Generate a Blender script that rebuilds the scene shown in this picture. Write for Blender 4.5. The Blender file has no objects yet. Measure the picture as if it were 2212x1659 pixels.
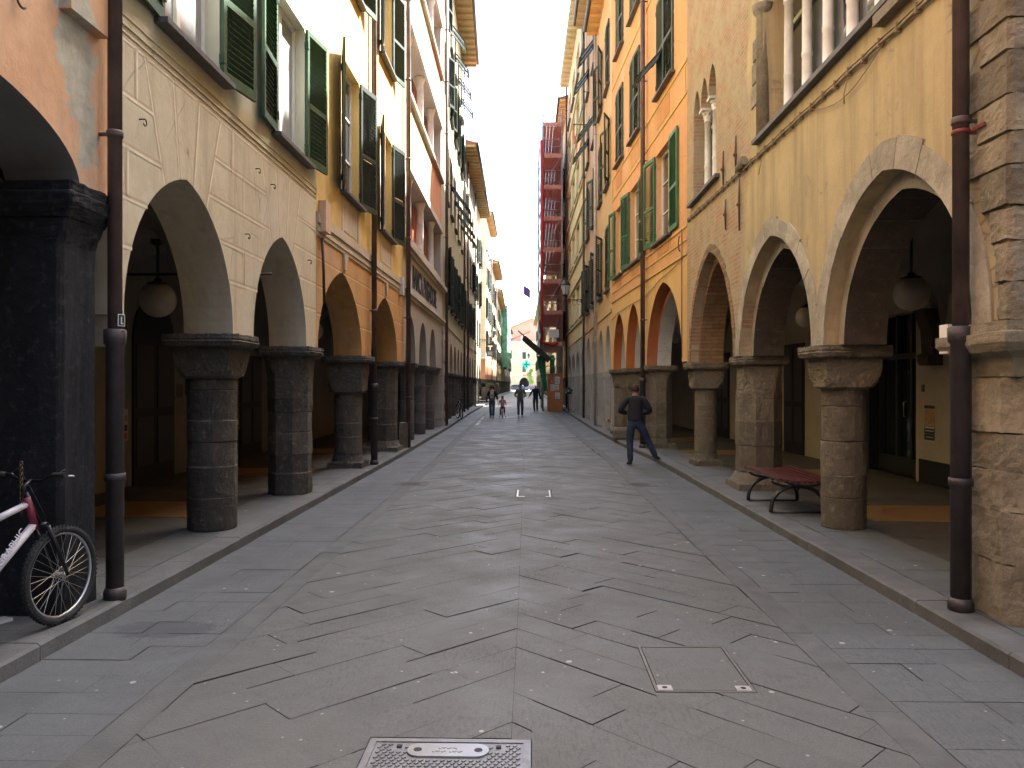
import bpy, bmesh, math, random
from mathutils import Vector, Matrix
from mathutils.geometry import tessellate_polygon
random.seed(7)
R = math.radians
sc = bpy.context.scene
COL = sc.collection

# ------------------------------------------------------------------ camera
FPX = 1700.0; CU = 1106.0; CV = 829.5; EYE = 1.75      # measured on a 2212 px wide copy of the photo
YAW = math.atan(43/FPX)
cam = bpy.data.objects.new('camera', bpy.data.cameras.new('camera')); COL.objects.link(cam)
cam.location = (0, 0, EYE); cam.rotation_euler = (R(90), 0, YAW)
cam.data.sensor_width = 36; cam.data.lens = 36*FPX/2212; cam.data.clip_end = 3000; cam.data.clip_start = 0.05
sc.camera = cam
# ------------------------------------------------------------------ world, sun, exposure
SUN_EL, SUN_ROT = R(53), R(50)
w = bpy.data.worlds.new('World'); sc.world = w; w.use_nodes = True
nt = w.node_tree; bg = nt.nodes['Background']
sky = nt.nodes.new('ShaderNodeTexSky'); sky.sky_type = 'NISHITA'; sky.sun_disc = False
sky.sun_elevation = SUN_EL; sky.sun_rotation = SUN_ROT; sky.air_density = 1.0; sky.dust_density = 4.0; sky.ozone_density = 1.0
nt.links.new(sky.outputs[0], bg.inputs[0]); bg.inputs[1].default_value = 0.13
sd = bpy.data.lights.new('sun', 'SUN'); sd.energy = 5.0; sd.angle = R(0.53); sd.color = (1, .985, .96)
sun = bpy.data.objects.new('sun', sd); COL.objects.link(sun)
dv = Vector((math.sin(SUN_ROT)*math.cos(SUN_EL), math.cos(SUN_ROT)*math.cos(SUN_EL), math.sin(SUN_EL)))
sun.rotation_euler = dv.to_track_quat('Z', 'Y').to_euler(); sun.location = (20, 20, 60)
sc.view_settings.view_transform = 'Standard'; sc.view_settings.look = 'None'; sc.view_settings.gamma = 1
sc.view_settings.exposure = 2.92
sc.render.engine = 'CYCLES'
sc.cycles.max_bounces = 10; sc.cycles.diffuse_bounces = 6

# ------------------------------------------------------------------ measuring helpers (photo pixel -> place in the world)
_c, _s = math.cos(YAW), math.sin(YAW)
def ray(u, v):
    x = (u-CU)/FPX; return (x*_c-_s, x*_s+_c, -(v-CV)/FPX)
def G(u, v, z=0.0):
    r = ray(u, v); t = (z-EYE)/r[2]; return (r[0]*t, r[1]*t)

# ------------------------------------------------------------------ materials
MATS = {}
def newmat(name):
    m = bpy.data.materials.new(name); m.use_nodes = True; return m, m.node_tree.nodes, m.node_tree.links
def simple(name, rgb, rough=.6, metal=0., emit=None, var=0.0, nscale=6., spec=.5, bump=0., bscale=40.):
    if name in MATS: return MATS[name]
    m, n, l = newmat(name); p = n['Principled BSDF']
    p.inputs['Base Color'].default_value = (*rgb, 1); p.inputs['Roughness'].default_value = rough
    p.inputs['Metallic'].default_value = metal; p.inputs['Specular IOR Level'].default_value = spec
    if emit: p.inputs['Emission Color'].default_value = (*emit[0], 1); p.inputs['Emission Strength'].default_value = emit[1]
    tc = n.new('ShaderNodeTexCoord')
    if var:
        no = n.new('ShaderNodeTexNoise'); no.inputs['Scale'].default_value = nscale; no.inputs['Detail'].default_value = 5
        l.new(tc.outputs['Object'], no.inputs['Vector'])
        rp = n.new('ShaderNodeMapRange'); rp.inputs['From Min'].default_value = .3; rp.inputs['From Max'].default_value = .7
        rp.inputs['To Min'].default_value = 1-var; rp.inputs['To Max'].default_value = 1+var
        l.new(no.outputs[0], rp.inputs[0])
        mx = n.new('ShaderNodeVectorMath'); mx.operation = 'SCALE'; mx.inputs[0].default_value = rgb
        l.new(rp.outputs[0], mx.inputs['Scale']); l.new(mx.outputs[0], p.inputs['Base Color'])
    if bump:
        no = n.new('ShaderNodeTexNoise'); no.inputs['Scale'].default_value = bscale; no.inputs['Detail'].default_value = 6
        l.new(tc.outputs['Object'], no.inputs['Vector'])
        b = n.new('ShaderNodeBump'); b.inputs['Strength'].default_value = bump; b.inputs['Distance'].default_value = .02
        l.new(no.outputs[0], b.inputs['Height']); l.new(b.outputs[0], p.inputs['Normal'])
    MATS[name] = m; return m

class NT:
    "tiny node graph helper"
    def __init__(s, name):
        s.m, s.n, s.l = newmat(name); s.p = s.n['Principled BSDF']
        s.tc = s.n.new('ShaderNodeTexCoord').outputs['Object']
    def mapping(s, scale=(1, 1, 1), rot=(0, 0, 0), loc=(0, 0, 0), src=None):
        q = s.n.new('ShaderNodeMapping'); q.inputs['Scale'].default_value = scale; q.inputs['Rotation'].default_value = rot
        q.inputs['Location'].default_value = loc; s.l.new(src or s.tc, q.inputs['Vector']); return q.outputs[0]
    def noise(s, scale, detail=5, vec=None, rough=.55, dist=0.):
        q = s.n.new('ShaderNodeTexNoise'); q.inputs['Scale'].default_value = scale; q.inputs['Detail'].default_value = detail
        q.inputs['Roughness'].default_value = rough; q.inputs['Distortion'].default_value = dist
        s.l.new(vec or s.tc, q.inputs['Vector']); return q.outputs[0]
    def ramp(s, src, a, b, lo=0., hi=1.):
        q = s.n.new('ShaderNodeMapRange'); q.inputs['From Min'].default_value = a; q.inputs['From Max'].default_value = b
        q.inputs['To Min'].default_value = lo; q.inputs['To Max'].default_value = hi; s.l.new(src, q.inputs[0]); return q.outputs[0]
    def math(s, op, a, b=None):
        q = s.n.new('ShaderNodeMath'); q.operation = op
        for i, x in enumerate((a, b)):
            if x is None: continue
            if isinstance(x, (int, float)): q.inputs[i].default_value = x
            else: s.l.new(x, q.inputs[i])
        return q.outputs[0]
    def mix(s, fac, a, b, mode='MIX'):
        q = s.n.new('ShaderNodeMix'); q.data_type = 'RGBA'; q.blend_type = mode
        for key, x in ((0, fac), (6, a), (7, b)):
            if isinstance(x, (int, float)): q.inputs[key].default_value = x
            elif isinstance(x, tuple): q.inputs[key].default_value = (*x, 1)
            else: s.l.new(x, q.inputs[key])
        return q.outputs[2]
    def sep(s, src=None):
        q = s.n.new('ShaderNodeSeparateXYZ'); s.l.new(src or s.tc, q.inputs[0]); return q.outputs
    def comb(s, x, y, z):
        q = s.n.new('ShaderNodeCombineXYZ')
        for i, k in enumerate((x, y, z)):
            if isinstance(k, (int, float)): q.inputs[i].default_value = k
            else: s.l.new(k, q.inputs[i])
        return q.outputs[0]
    def island(s): return s.n.new('ShaderNodeNewGeometry').outputs['Random Per Island']
    def bump(s, h, strength, dist=.02, prev=None):
        q = s.n.new('ShaderNodeBump'); q.inputs['Strength'].default_value = strength; q.inputs['Distance'].default_value = dist
        s.l.new(h, q.inputs['Height'])
        if prev: s.l.new(prev, q.inputs['Normal'])
        return q.outputs[0]
    def done(s, col, rough=.85, normal=None, spec=.3):
        s.l.new(col, s.p.inputs['Base Color'])
        if isinstance(rough, (int, float)): s.p.inputs['Roughness'].default_value = rough
        else: s.l.new(rough, s.p.inputs['Roughness'])
        s.p.inputs['Specular IOR Level'].default_value = spec
        if normal: s.l.new(normal, s.p.inputs['Normal'])
        MATS[s.m.name] = s.m; return s.m

def plaster(name, rgb, alt=None, stain=(.30, .25, .19), amt=.35, bump=.25, seed=0., patch=None):
    if name in MATS: return MATS[name]
    t = NT(name); alt = alt or tuple(c*.74 for c in rgb)
    v = t.mapping(loc=(seed*3.1, seed*1.7, seed))
    a = t.noise(.55, 6, v, .6); c1 = t.mix(t.ramp(a, .35, .65), rgb, alt)
    st = t.noise(1.6, 6, t.mapping(scale=(3.2, 3.2, .22), loc=(seed, 2, 5)), .65)     # vertical run marks
    c2 = t.mix(t.math('MULTIPLY', t.ramp(st, .48, .72), min(amt*1.7, .8)), c1, stain)
    fine = t.noise(14, 6, v, .7)
    c3 = t.mix(t.ramp(fine, .3, .75, 0., .42), c2, tuple(c*.62 for c in rgb))
    rp = t.noise(.42, 4, t.mapping(loc=(seed+2, 8, 1)), .55, .4); c3 = t.mix(t.ramp(rp, .575, .585, 0, .30), c3, tuple(min(.8, .5*c+.5*sum(rgb)/3*1.15) for c in rgb))
    vo = t.n.new('ShaderNodeTexVoronoi'); vo.feature = 'DISTANCE_TO_EDGE'; vo.inputs['Scale'].default_value = .8; t.l.new(t.mix(.12, v, t.n.new('ShaderNodeTexNoise').outputs[1]), vo.inputs['Vector'])
    ck = t.math('MULTIPLY', t.ramp(vo.outputs['Distance'], .0, .007, 1, 0), t.ramp(t.noise(.8, 3, t.mapping(loc=(seed, 3, 9))), .5, .6)); c3 = t.mix(t.math('MULTIPLY', ck, .6), c3, tuple(c*.35 for c in rgb))
    if patch:
        pn = t.noise(.9, 5, t.mapping(loc=(seed+9, 4, 2)), .7, .6)
        c3 = t.mix(t.ramp(pn, .60, .625), c3, patch)
    nb = t.bump(t.noise(55, 6, v, .7), bump, .01); nb = t.bump(t.noise(3.0, 4, v), .35, .03, nb)
    return t.done(c3, .9, nb, .2)

def stone(name, rgb, alt=None, bump=.7, spots=(.5, .47, .4), isl=.35):
    if name in MATS: return MATS[name]
    t = NT(name); alt = alt or tuple(c*.55 for c in rgb)
    i = t.island(); base = t.mix(i, tuple(c*(1-isl) for c in rgb), tuple(c*(1+isl) for c in rgb))
    a = t.noise(2.4, 7, None, .65); c1 = t.mix(t.ramp(a, .38, .66, 0, .8), base, alt)
    b = t.noise(13, 7, None, .75); c2 = t.mix(t.ramp(b, .54, .72, 0, .6), c1, spots)
    d = t.noise(30, 5, None, .7); c3 = t.mix(t.ramp(d, .55, .8, 0, .5), c2, tuple(c*.35 for c in rgb))
    nb = t.bump(t.noise(26, 8, None, .75), bump, .025); nb = t.bump(t.noise(5, 5), .5, .05, nb)
    return t.done(c3, .88, nb, .25)

def glass(name='window_glass', rgb=(.02, .025, .03), rough=.04):
    if name in MATS: return MATS[name]
    t = NT(name)
    nb = t.bump(t.noise(1.6, 3), .08, .02)
    t.p.inputs['Base Color'].default_value = (*rgb, 1)
    q = t.n.new('ShaderNodeRGB'); q.outputs[0].default_value = (*rgb, 1)
    m = t.done(q.outputs[0], rough, nb, 1.0); t.p.inputs['IOR'].default_value = 1.75; return m

# ------------------------------------------------------------------ mesh builder
class MB:
    def __init__(s): s.v = []; s.f = []; s.mi = []; s.sm = []
    def add(s, verts, faces, mi=0, M=None, smooth=False):
        o = len(s.v)
        for p in verts:
            p = Vector(p); s.v.append(tuple(M @ p) if M is not None else tuple(p))
        for f in faces: s.f.append(tuple(i+o for i in f)); s.mi.append(mi); s.sm.append(smooth)
        return s
    def box(s, x0, x1, y0, y1, z0, z1, mi=0, M=None):
        return s.add([(x0, y0, z0), (x1, y0, z0), (x1, y1, z0), (x0, y1, z0), (x0, y0, z1), (x1, y0, z1), (x1, y1, z1), (x0, y1, z1)],
              [(0, 3, 2, 1), (4, 5, 6, 7), (0, 1, 5, 4), (1, 2, 6, 5), (2, 3, 7, 6), (3, 0, 4, 7)], mi, M)
    def loft(s, rings, mi=0, caps=True, M=None, smooth=True):
        n = len(rings[0]); v = [p for r in rings for p in r]; f = []
        for k in range(len(rings)-1):
            for i in range(n):
                j = (i+1) % n; f.append((k*n+i, k*n+j, (k+1)*n+j, (k+1)*n+i))
        s.add(v, f, mi, M, smooth)
        if caps:
            o = len(s.v)-len(v)
            s.f.append(tuple(o+i for i in reversed(range(n)))); s.mi.append(mi); s.sm.append(False)
            s.f.append(tuple(o+(len(rings)-1)*n+i for i in range(n))); s.mi.append(mi); s.sm.append(False)
        return s
    def lathe(s, prof, n=24, c=(0, 0), mi=0, M=None, smooth=True):
        rings = [[(c[0]+r*math.cos(2*math.pi*i/n), c[1]+r*math.sin(2*math.pi*i/n), z) for i in range(n)] for r, z in prof]
        return s.loft(rings, mi, True, M, smooth)
    def tube(s, pts, r, n=8, mi=0, M=None, closed=False, smooth=True):
        pts = [Vector(p) for p in pts]; rings = []; N = len(pts); up = None
        for k in range(N):
            if closed: d = pts[(k+1) % N]-pts[k-1]
            else: d = pts[min(k+1, N-1)]-pts[max(k-1, 0)]
            d.normalize()
            if up is None: up = Vector((0, 0, 1)) if abs(d.z) < .9 else Vector((1, 0, 0))
            a = d.cross(up)
            if a.length < 1e-4: a = d.cross(Vector((0, 1, 0)))
            a.normalize(); b = d.cross(a); up = -b if False else up
            rr = r[k] if isinstance(r, (list, tuple)) else r
            rings.append([tuple(pts[k]+a*math.cos(2*math.pi*i/n)*rr+b*math.sin(2*math.pi*i/n)*rr) for i in range(n)])
        if closed: rings.append(rings[0])
        return s.loft(rings, mi, not closed, M, smooth)
    def sphere(s, c, r, nu=16, nv=10, mi=0, sc3=(1, 1, 1), M=None):
        rings = []
        for k in range(nv+1):
            a = -math.pi/2+math.pi*k/nv; rr = max(math.cos(a), .02)*r
            rings.append([(c[0]+rr*math.cos(2*math.pi*i/nu)*sc3[0], c[1]+rr*math.sin(2*math.pi*i/nu)*sc3[1], c[2]+math.sin(a)*r*sc3[2]) for i in range(nu)])
        return s.loft(rings, mi, True, M, True)
    def poly(s, outer, holes, d0, d1, mi=0, side_mi=None):
        "flat wall in the x-z plane with holes, thickness d0..d1 along y"
        loops = [outer]+holes; flat = [Vector((p[0], p[1], 0)) for L in loops for p in L]
        tris = tessellate_polygon([[Vector((p[0], p[1], 0)) for p in L] for L in loops])
        s.add([(p.x, d0, p.y) for p in flat], tris, mi); s.add([(p.x, d1, p.y) for p in flat], tris, mi)
        for L in loops:
            n = len(L); v = [(p[0], d0, p[1]) for p in L]+[(p[0], d1, p[1]) for p in L]
            s.add(v, [(i, (i+1) % n, n+(i+1) % n, n+i) for i in range(n)], mi if side_mi is None else side_mi)
        return s
    def build(s, name, mats, parent=None, loc=None, rot=None, **kw):
        me = bpy.data.meshes.new(name); me.from_pydata(s.v, [], s.f); me.update()
        for m in (mats if isinstance(mats, (list, tuple)) else [mats]): me.materials.append(m)
        me.polygons.foreach_set('material_index', s.mi); me.polygons.foreach_set('use_smooth', s.sm)
        bm = bmesh.new(); bm.from_mesh(me); bmesh.ops.recalc_face_normals(bm, faces=bm.faces); bm.to_mesh(me); bm.free()
        return place(me, name, parent, loc, rot, **kw)
def place(me, name, parent=None, loc=None, rot=None, **kw):
    o = bpy.data.objects.new(name, me); COL.objects.link(o)
    if parent: o.parent = parent
    if loc: o.location = loc
    if rot: o.rotation_euler = rot
    for k, v in kw.items(): o[k] = v
    return o
def thing(name, label, category, loc=(0, 0, 0), rotz=0., group=None):
    o = bpy.data.objects.new(name, None); COL.objects.link(o); o.location = loc; o.rotation_euler = (0, 0, rotz)
    o['label'] = label; o['category'] = category
    if group: o['group'] = group
    return o
def copytree(root, loc, rotz=None, label=None):
    def cp(o, par):
        c = o.copy(); COL.objects.link(c); c.parent = par
        for ch in [x for x in bpy.data.objects if x.parent == o]: cp(ch, c)
        return c
    r = cp(root, None); r.location = loc
    if rotz is not None: r.rotation_euler[2] = rotz
    if label: r['label'] = label
    return r
def textmesh(body, size, depth=.01, mat=None, bold=False):
    cu = bpy.data.curves.new('t', 'FONT'); cu.body = body; cu.size = size; cu.extrude = depth; cu.align_x = 'CENTER'; cu.align_y = 'CENTER'
    if bold: cu.offset = size*.018
    o = bpy.data.objects.new('t', cu); COL.objects.link(o); bpy.context.view_layer.update()
    me = bpy.data.meshes.new_from_object(o.evaluated_get(bpy.context.evaluated_depsgraph_get()))
    bpy.data.objects.remove(o)
    me.materials.clear()
    if mat: me.materials.append(mat)
    return me

# ------------------------------------------------------------------ palette
M_mortar = simple('joint_dirt', (.045, .044, .040), .95)
M_glass = glass(); M_glassd = glass('dark_glass', (.012, .02, .017), .06)
M_white = simple('white_paint', (.72, .70, .64), .5, var=.06)
M_iron = simple('black_iron', (.03, .03, .03), .5, .4, var=.3, bump=.2)
M_pipe = simple('brown_pipe', (.098, .064, .056), .5, .1, var=.42, nscale=3, bump=.25)
M_pipe_w = simple('pale_pipe', (.42, .38, .33), .5, 0, var=.2)
M_castiron = simple('cast_iron', (.055, .045, .045), .5, .3, var=.3, bump=.2)
M_green = simple('green_shutter', (.028, .075, .030), .55, var=.25, bump=.1)
M_greend = simple('dark_green_shutter', (.018, .035, .024), .6, var=.3, bump=.1)
M_greeng = simple('grey_green_shutter', (.05, .075, .06), .6, var=.25, bump=.1)
M_slate = simple('slate', (.09, .088, .085), .6, var=.25, bump=.2)
M_zinc = simple('gutter_metal', (.07, .065, .06), .45, .5, var=.2)
M_tile = simple('roof_tile', (.30, .13, .08), .9, var=.3, bump=.4)
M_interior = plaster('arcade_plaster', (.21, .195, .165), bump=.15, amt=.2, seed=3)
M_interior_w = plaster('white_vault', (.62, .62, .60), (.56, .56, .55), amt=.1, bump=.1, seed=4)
M_black = simple('black_dark', (.008, .008, .009), .6)
M_cream = plaster('shop_cream', (.44, .39, .27), bump=.1, amt=.2, seed=6)
M_marble = simple('white_marble', (.66, .63, .57), .55, var=.15, nscale=5, bump=.15)
M_dstone = stone('dark_column_stone', (.125, .113, .094), spots=(.34, .31, .25))
M_bstone = stone('brown_column_stone', (.185, .155, .11), spots=(.36, .33, .26))
M_rstone = stone('rough_quoin_stone', (.34, .285, .20), spots=(.5, .46, .37), bump=1.2)
M_ring = stone('archivolt_stone', (.42, .37, .28), spots=(.52, .48, .4), bump=.5, isl=.18)
M_shaded = stone('shaded_stone', (.085, .068, .052), spots=(.2, .18, .14))  # shade of the arch undersides put into the stone colour; corbel shares it
M_pier = stone('black_pier_stone', (.018, .018, .020), spots=(.08, .078, .075), bump=.5)  # near-black stone with slightly paler spots

M_lime = simple('lime_mortar', (.20, .18, .145), .95, var=.5, nscale=8)
# ------------------------------------------------------------------ street lines
def lerp(tab, y):
    if y <= tab[0][0]: return tab[0][1]
    for (a, b), (c, d) in zip(tab, tab[1:]):
        if y <= c: return b+(d-b)*(y-a)/(c-a)
    return tab[-1][1]
LF = [(-4, -3.30), (20.3, -3.32), (31.2, -3.5), (46.5, -4.1), (76, -4.5), (103, -4.7), (130, -5.1), (185, -4.9)]
RF = [(-4, 3.25), (16.3, 3.2), (26.1, 2.65), (38, 2.6), (45, 2.5), (52.5, 2.4), (66, 2.35), (110, 2.0), (190, 1.0)]
LK = [(-4, -3.10), (19, -3.13), (31, -3.27), (46, -3.6), (65, -3.82), (120, -4.5), (185, -4.4)]
RK = [(-4, 2.95), (5.8, 2.92), (14.9, 2.81), (18.2, 2.76), (21.2, 2.57), (29.6, 2.31), (50, 2.1), (91, 1.75), (134, 1.6), (185, .8)]
KH = .11

# ------------------------------------------------------------------ ground
def slab_mat(name, rgb, warm, ang=0., chis=.8):
    t = NT(name); i = t.island()
    base = t.mix(i, tuple(c*.92 for c in rgb), tuple(c*1.07 for c in rgb))
    base = t.mix(t.ramp(t.noise(.35, 5, None, .6), .4, .62, 0, .7), base, warm)
    base = t.mix(t.ramp(t.noise(7, 7, None, .75), .45, .8, 0, .35), base, tuple(c*.55 for c in rgb))
    # chisel strokes
    cv = t.mapping(scale=(52, 13, 1), rot=(0, 0, R(ang)))
    ch = t.noise(1.0, 3, cv, .5); msk = t.ramp(t.noise(1.1, 3, t.mapping(loc=(5, 3, 1))), .42, .58)
    chm = t.math('MULTIPLY', t.ramp(ch, .5, .62), msk)
    base = t.mix(t.math('MULTIPLY', chm, .45), base, tuple(c*.45 for c in rgb))
    mg = t.noise(85, 4, None, .8); base = t.mix(t.ramp(mg, .42, .62, .55, 0), base, tuple(c*.55 for c in rgb)); mg2 = t.noise(140, 2, t.mapping(loc=(3, 1, 0)), .6); base = t.mix(t.ramp(mg2, .62, .74, 0, .5), base, (.27, .27, .25))
    # old chewing gum and lime spots
    vo = t.n.new('ShaderNodeTexVoronoi'); vo.inputs['Scale'].default_value = 3.3; vo.inputs['Randomness'].default_value = 1
    t.l.new(t.mapping(scale=(1, 1, .01), src=t.mix(.06, t.tc, t.n.new('ShaderNodeTexNoise').outputs[1])), vo.inputs['Vector'])
    sp = t.math('MULTIPLY', t.math('LESS_THAN', vo.outputs['Distance'], .062), t.math('GREATER_THAN', t.sep(vo.outputs['Color'])[0], .25))
    base = t.mix(t.math('MULTIPLY', sp, .75), base, (.40, .39, .35))
    vo2 = t.n.new('ShaderNodeTexVoronoi'); vo2.inputs['Scale'].default_value = 9; t.l.new(t.mapping(scale=(1, 1, .01)), vo2.inputs['Vector'])
    sp2 = t.math('MULTIPLY', t.math('LESS_THAN', vo2.outputs['Distance'], .08), t.math('GREATER_THAN', t.sep(vo2.outputs['Color'])[0], .62))
    base = t.mix(t.math('MULTIPLY', sp2, .65), base, (.38, .37, .33))
    if name == 'band_slab_stone':
        X, Y_, Z = t.sep(); dd = t.math('ADD', t.math('POWER', t.math('MULTIPLY', t.math('ADD', X, 2.62), 2.6), 2), t.math('POWER', t.math('MULTIPLY', t.math('SUBTRACT', Y_, 5.55), 5.0), 2))
        st_ = t.math('ADD', dd, t.math('MULTIPLY', t.math('SUBTRACT', t.noise(7, 5, t.mapping(scale=(1, 1.6, 1), rot=(0, 0, .5)), .7), .5), 2.6)); base = t.mix(t.ramp(st_, .75, .95, .55, 0), base, (.045, .045, .052))
    nb = t.bump(chm, -chis, .006); nb = t.bump(t.noise(60, 6, None, .7), .5, .006, nb); nb = t.bump(t.noise(2.2, 3), .3, .02, nb)
    rg = t.ramp(t.noise(1.3, 4), .3, .7, .48, .75)
    return t.done(base, rg, nb, .45)
M_slab = slab_mat('road_slab_stone', (.114, .119, .111), (.126, .127, .117))
M_slab2 = slab_mat('band_slab_stone', (.112, .121, .121), (.122, .127, .122), 90, .4)
M_strip = simple('gutter_strip_stone', (.088, .091, .087), .7, var=.18, nscale=5, bump=.25, bscale=60)
M_pave = slab_mat('pavement_stone', (.114, .123, .123), (.124, .128, .121), 90, .2)
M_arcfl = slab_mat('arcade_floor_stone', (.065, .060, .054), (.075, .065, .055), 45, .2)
M_kerb = simple('kerb_stone', (.098, .098, .093), .75, var=.22, nscale=4, bump=.3)

ground = MB(); ground.add([(-900, -60, -.06), (900, -60, -.06), (900, 1500, -.06), (-900, 1500, -.06)], [(0, 1, 2, 3)])
ground.build('ground', simple('far_ground', (.25, .24, .22), .9, var=.1, nscale=.2), kind='structure')
sq = MB(); sq.add([(-60, 186, .02), (60, 186, .02), (60, 330, .02), (-60, 330, .02)], [(0, 1, 2, 3)])
sq.build('square', simple('square_paving', (.42, .40, .36), .85, var=.1, nscale=.5), kind='structure')
base = MB(); ys = [-4, 20, 31, 46, 65, 120, 186]
v = [(x, y, -.016) for y in ys for x in (-8, 8)]; base.add(v, [(2*i, 2*i+1, 2*i+3, 2*i+2) for i in range(len(ys)-1)])
base.build('road_bed', M_mortar, kind='structure')

def clip(poly, a, b, c):
    "keep a*x+b*y<=c"
    out = []
    for i in range(len(poly)):
        p, q = poly[i], poly[(i+1) % len(poly)]; fp = a*p[0]+b*p[1]-c; fq = a*q[0]+b*q[1]-c
        if fp <= 0: out.append(p)
        if fp*fq < 0:
            k = fp/(fp-fq); out.append((p[0]+(q[0]-p[0])*k, p[1]+(q[1]-p[1])*k))
    return out
COVERS = [(-.80, 0., 3.05, 3.88), (.70, 1.28, 4.49, 5.28), (-.26, .32, 12.2, 13.0)]
road = MB()
def shiftx(y): return (lerp(LK, y)+lerp(RK, y))/2+.09          # the street drifts left with distance
def slab(mb, pts, gap=True):
    if len(pts) < 3: return
    cx = sum(p[0] for p in pts)/len(pts); cy = sum(p[1] for p in pts)/len(pts)
    z = random.uniform(-.003, .003); tx, ty = random.uniform(-.005, .005), random.uniform(-.005, .005)
    mb.add([(p[0]+shiftx(p[1])*0, p[1], z+(p[0]-cx)*tx+(p[1]-cy)*ty) for p in pts], [tuple(range(len(pts)))])
def halfw(y): return (1.95, 1.78)
def chevron_rows():
    wr = .39                                       # spacing along the street
    SQ = math.sqrt(.5)
    n0, n1 = int(0/wr), int(75/wr)
    for side in (-1, 1):
        for k in range(n0, n1):
            ya = .17+k*wr                          # apex y of lower joint
            # row in rotated coordinates: along = distance from the apex outwards, descending towards the camera
            pos = -.4
            while pos < 3.1:
                ln = random.uniform(.62, 1.25); a, b = pos, pos+ln; pos += ln
                if b <= 0: continue
                g1 = random.choice((.0005, .0015, .003, .005)); g2 = random.choice((.0005, .0015, .004)) if random.random() < .8 else .0
                g3 = random.choice((.0012, .002, .0028, .0036, .005)); g4 = random.choice((.001, .0015, .0025))
                q = []
                wv = wr*SQ
                for al, ac in ((a+g1, g3), (b-g2, g3), (b-g2, wv-g4), (a+g1, wv-g4)):
                    # along unit (side*SQ,-SQ), across unit (side*SQ, SQ)
                    x = side*SQ*al+side*SQ*ac; y = ya-SQ*al+SQ*ac
                    q.append((x, y))
                cxm = -.10
                q = clip(q, -side, 0, -.001) if side == 1 else clip(q, 1, 0, -.001)
                if side == 1: q = clip(q, 1, 0, 1.882)
                else: q = clip(q, -1, 0, 1.872)
                if len(q) < 3: continue
                yy = sum(p[1] for p in q)/len(q)
                q = [(p[0]+cxm+(shiftx(yy)), p[1]) for p in q]
                for (x0, x1, y0, y1) in COVERS:
                    if min(p[0] for p in q) < x1 and max(p[0] for p in q) > x0 and min(p[1] for p in q) < y1 and max(p[1] for p in q) > y0:
                        parts = [clip(q, 1, 0, x0), clip(q, -1, 0, -x1)]
                        mid = clip(clip(q, -1, 0, -x0), 1, 0, x1)
                        if len(mid) > 2: parts += [clip(mid, 0, 1, y0), clip(mid, 0, -1, -y1)]
                        for pp in parts:
                            if len(pp) > 2: slab(road, pp)
                        q = []; break
                if len(q) > 2: slab(road, q)
chevron_rows()
# plain far part of the carriageway
ysf = [75, 91, 120, 150, 187]
vv = [(x, y, 0) for y in ysf for x in (lerp(LK, y), lerp(RK, y))]
road.add(vv, [(2*i, 2*i+1, 2*i+3, 2*i+2) for i in range(len(ysf)-1)])
road.build('road', M_slab, kind='structure')
def band(xa, xb, y0, y1, step, z, name, mat, cuts=1, stag=True, gmax=.0045):
    mb = MB(); y = y0
    while y < y1:
        st = step*random.uniform(.94, 1.06); A, Bx = xa(y), xb(y)
        n = cuts+(1 if random.random() < .2 else 0)
        cs = sorted([A+(Bx-A)*((j+1)/(n+1)+random.uniform(-.22, .22)/(n+1)) for j in range(n)]); xs = [A]+cs+[Bx]
        for j in range(len(xs)-1):
            g = random.choice((.0012, .002, .0035, gmax)) if gmax > .003 else .001; g2 = random.choice((.0008, .0015, .003)) if gmax > .003 else .0003
            q = [(xs[j]+g2, y+g), (xs[j+1]-g2, y+g), (xs[j+1]-g2, y+st-.0005), (xs[j]+g2, y+st-.0005)]
            zz = z+random.uniform(-.002, .002); mb.add([(p[0], p[1], zz) for p in q], [(0, 1, 2, 3)])
        y += st
    return mb.build(name, mat, kind='structure')
def rl(y): return -1.97+shiftx(y)
def rr(y): return 1.78+shiftx(y)
band(lambda y: lerp(LK, y)+.002, lambda y: rl(y)-.20, -1, 75, .27, 0, 'road_side_band', M_slab2)
band(lambda y: rr(y)+.20, lambda y: lerp(RK, y)-.002, -1, 75, .285, 0, 'road_side_band', M_slab2)
band(lambda y: rl(y)-.198, lambda y: rl(y)-.004, -1, 75, 1.3, 0, 'drain_strip', M_strip, 0, gmax=.002)
band(lambda y: rr(y)+.004, lambda y: rr(y)+.198, -1, 75, 1.3, 0, 'drain_strip', M_strip, 0, gmax=.002)
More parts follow.
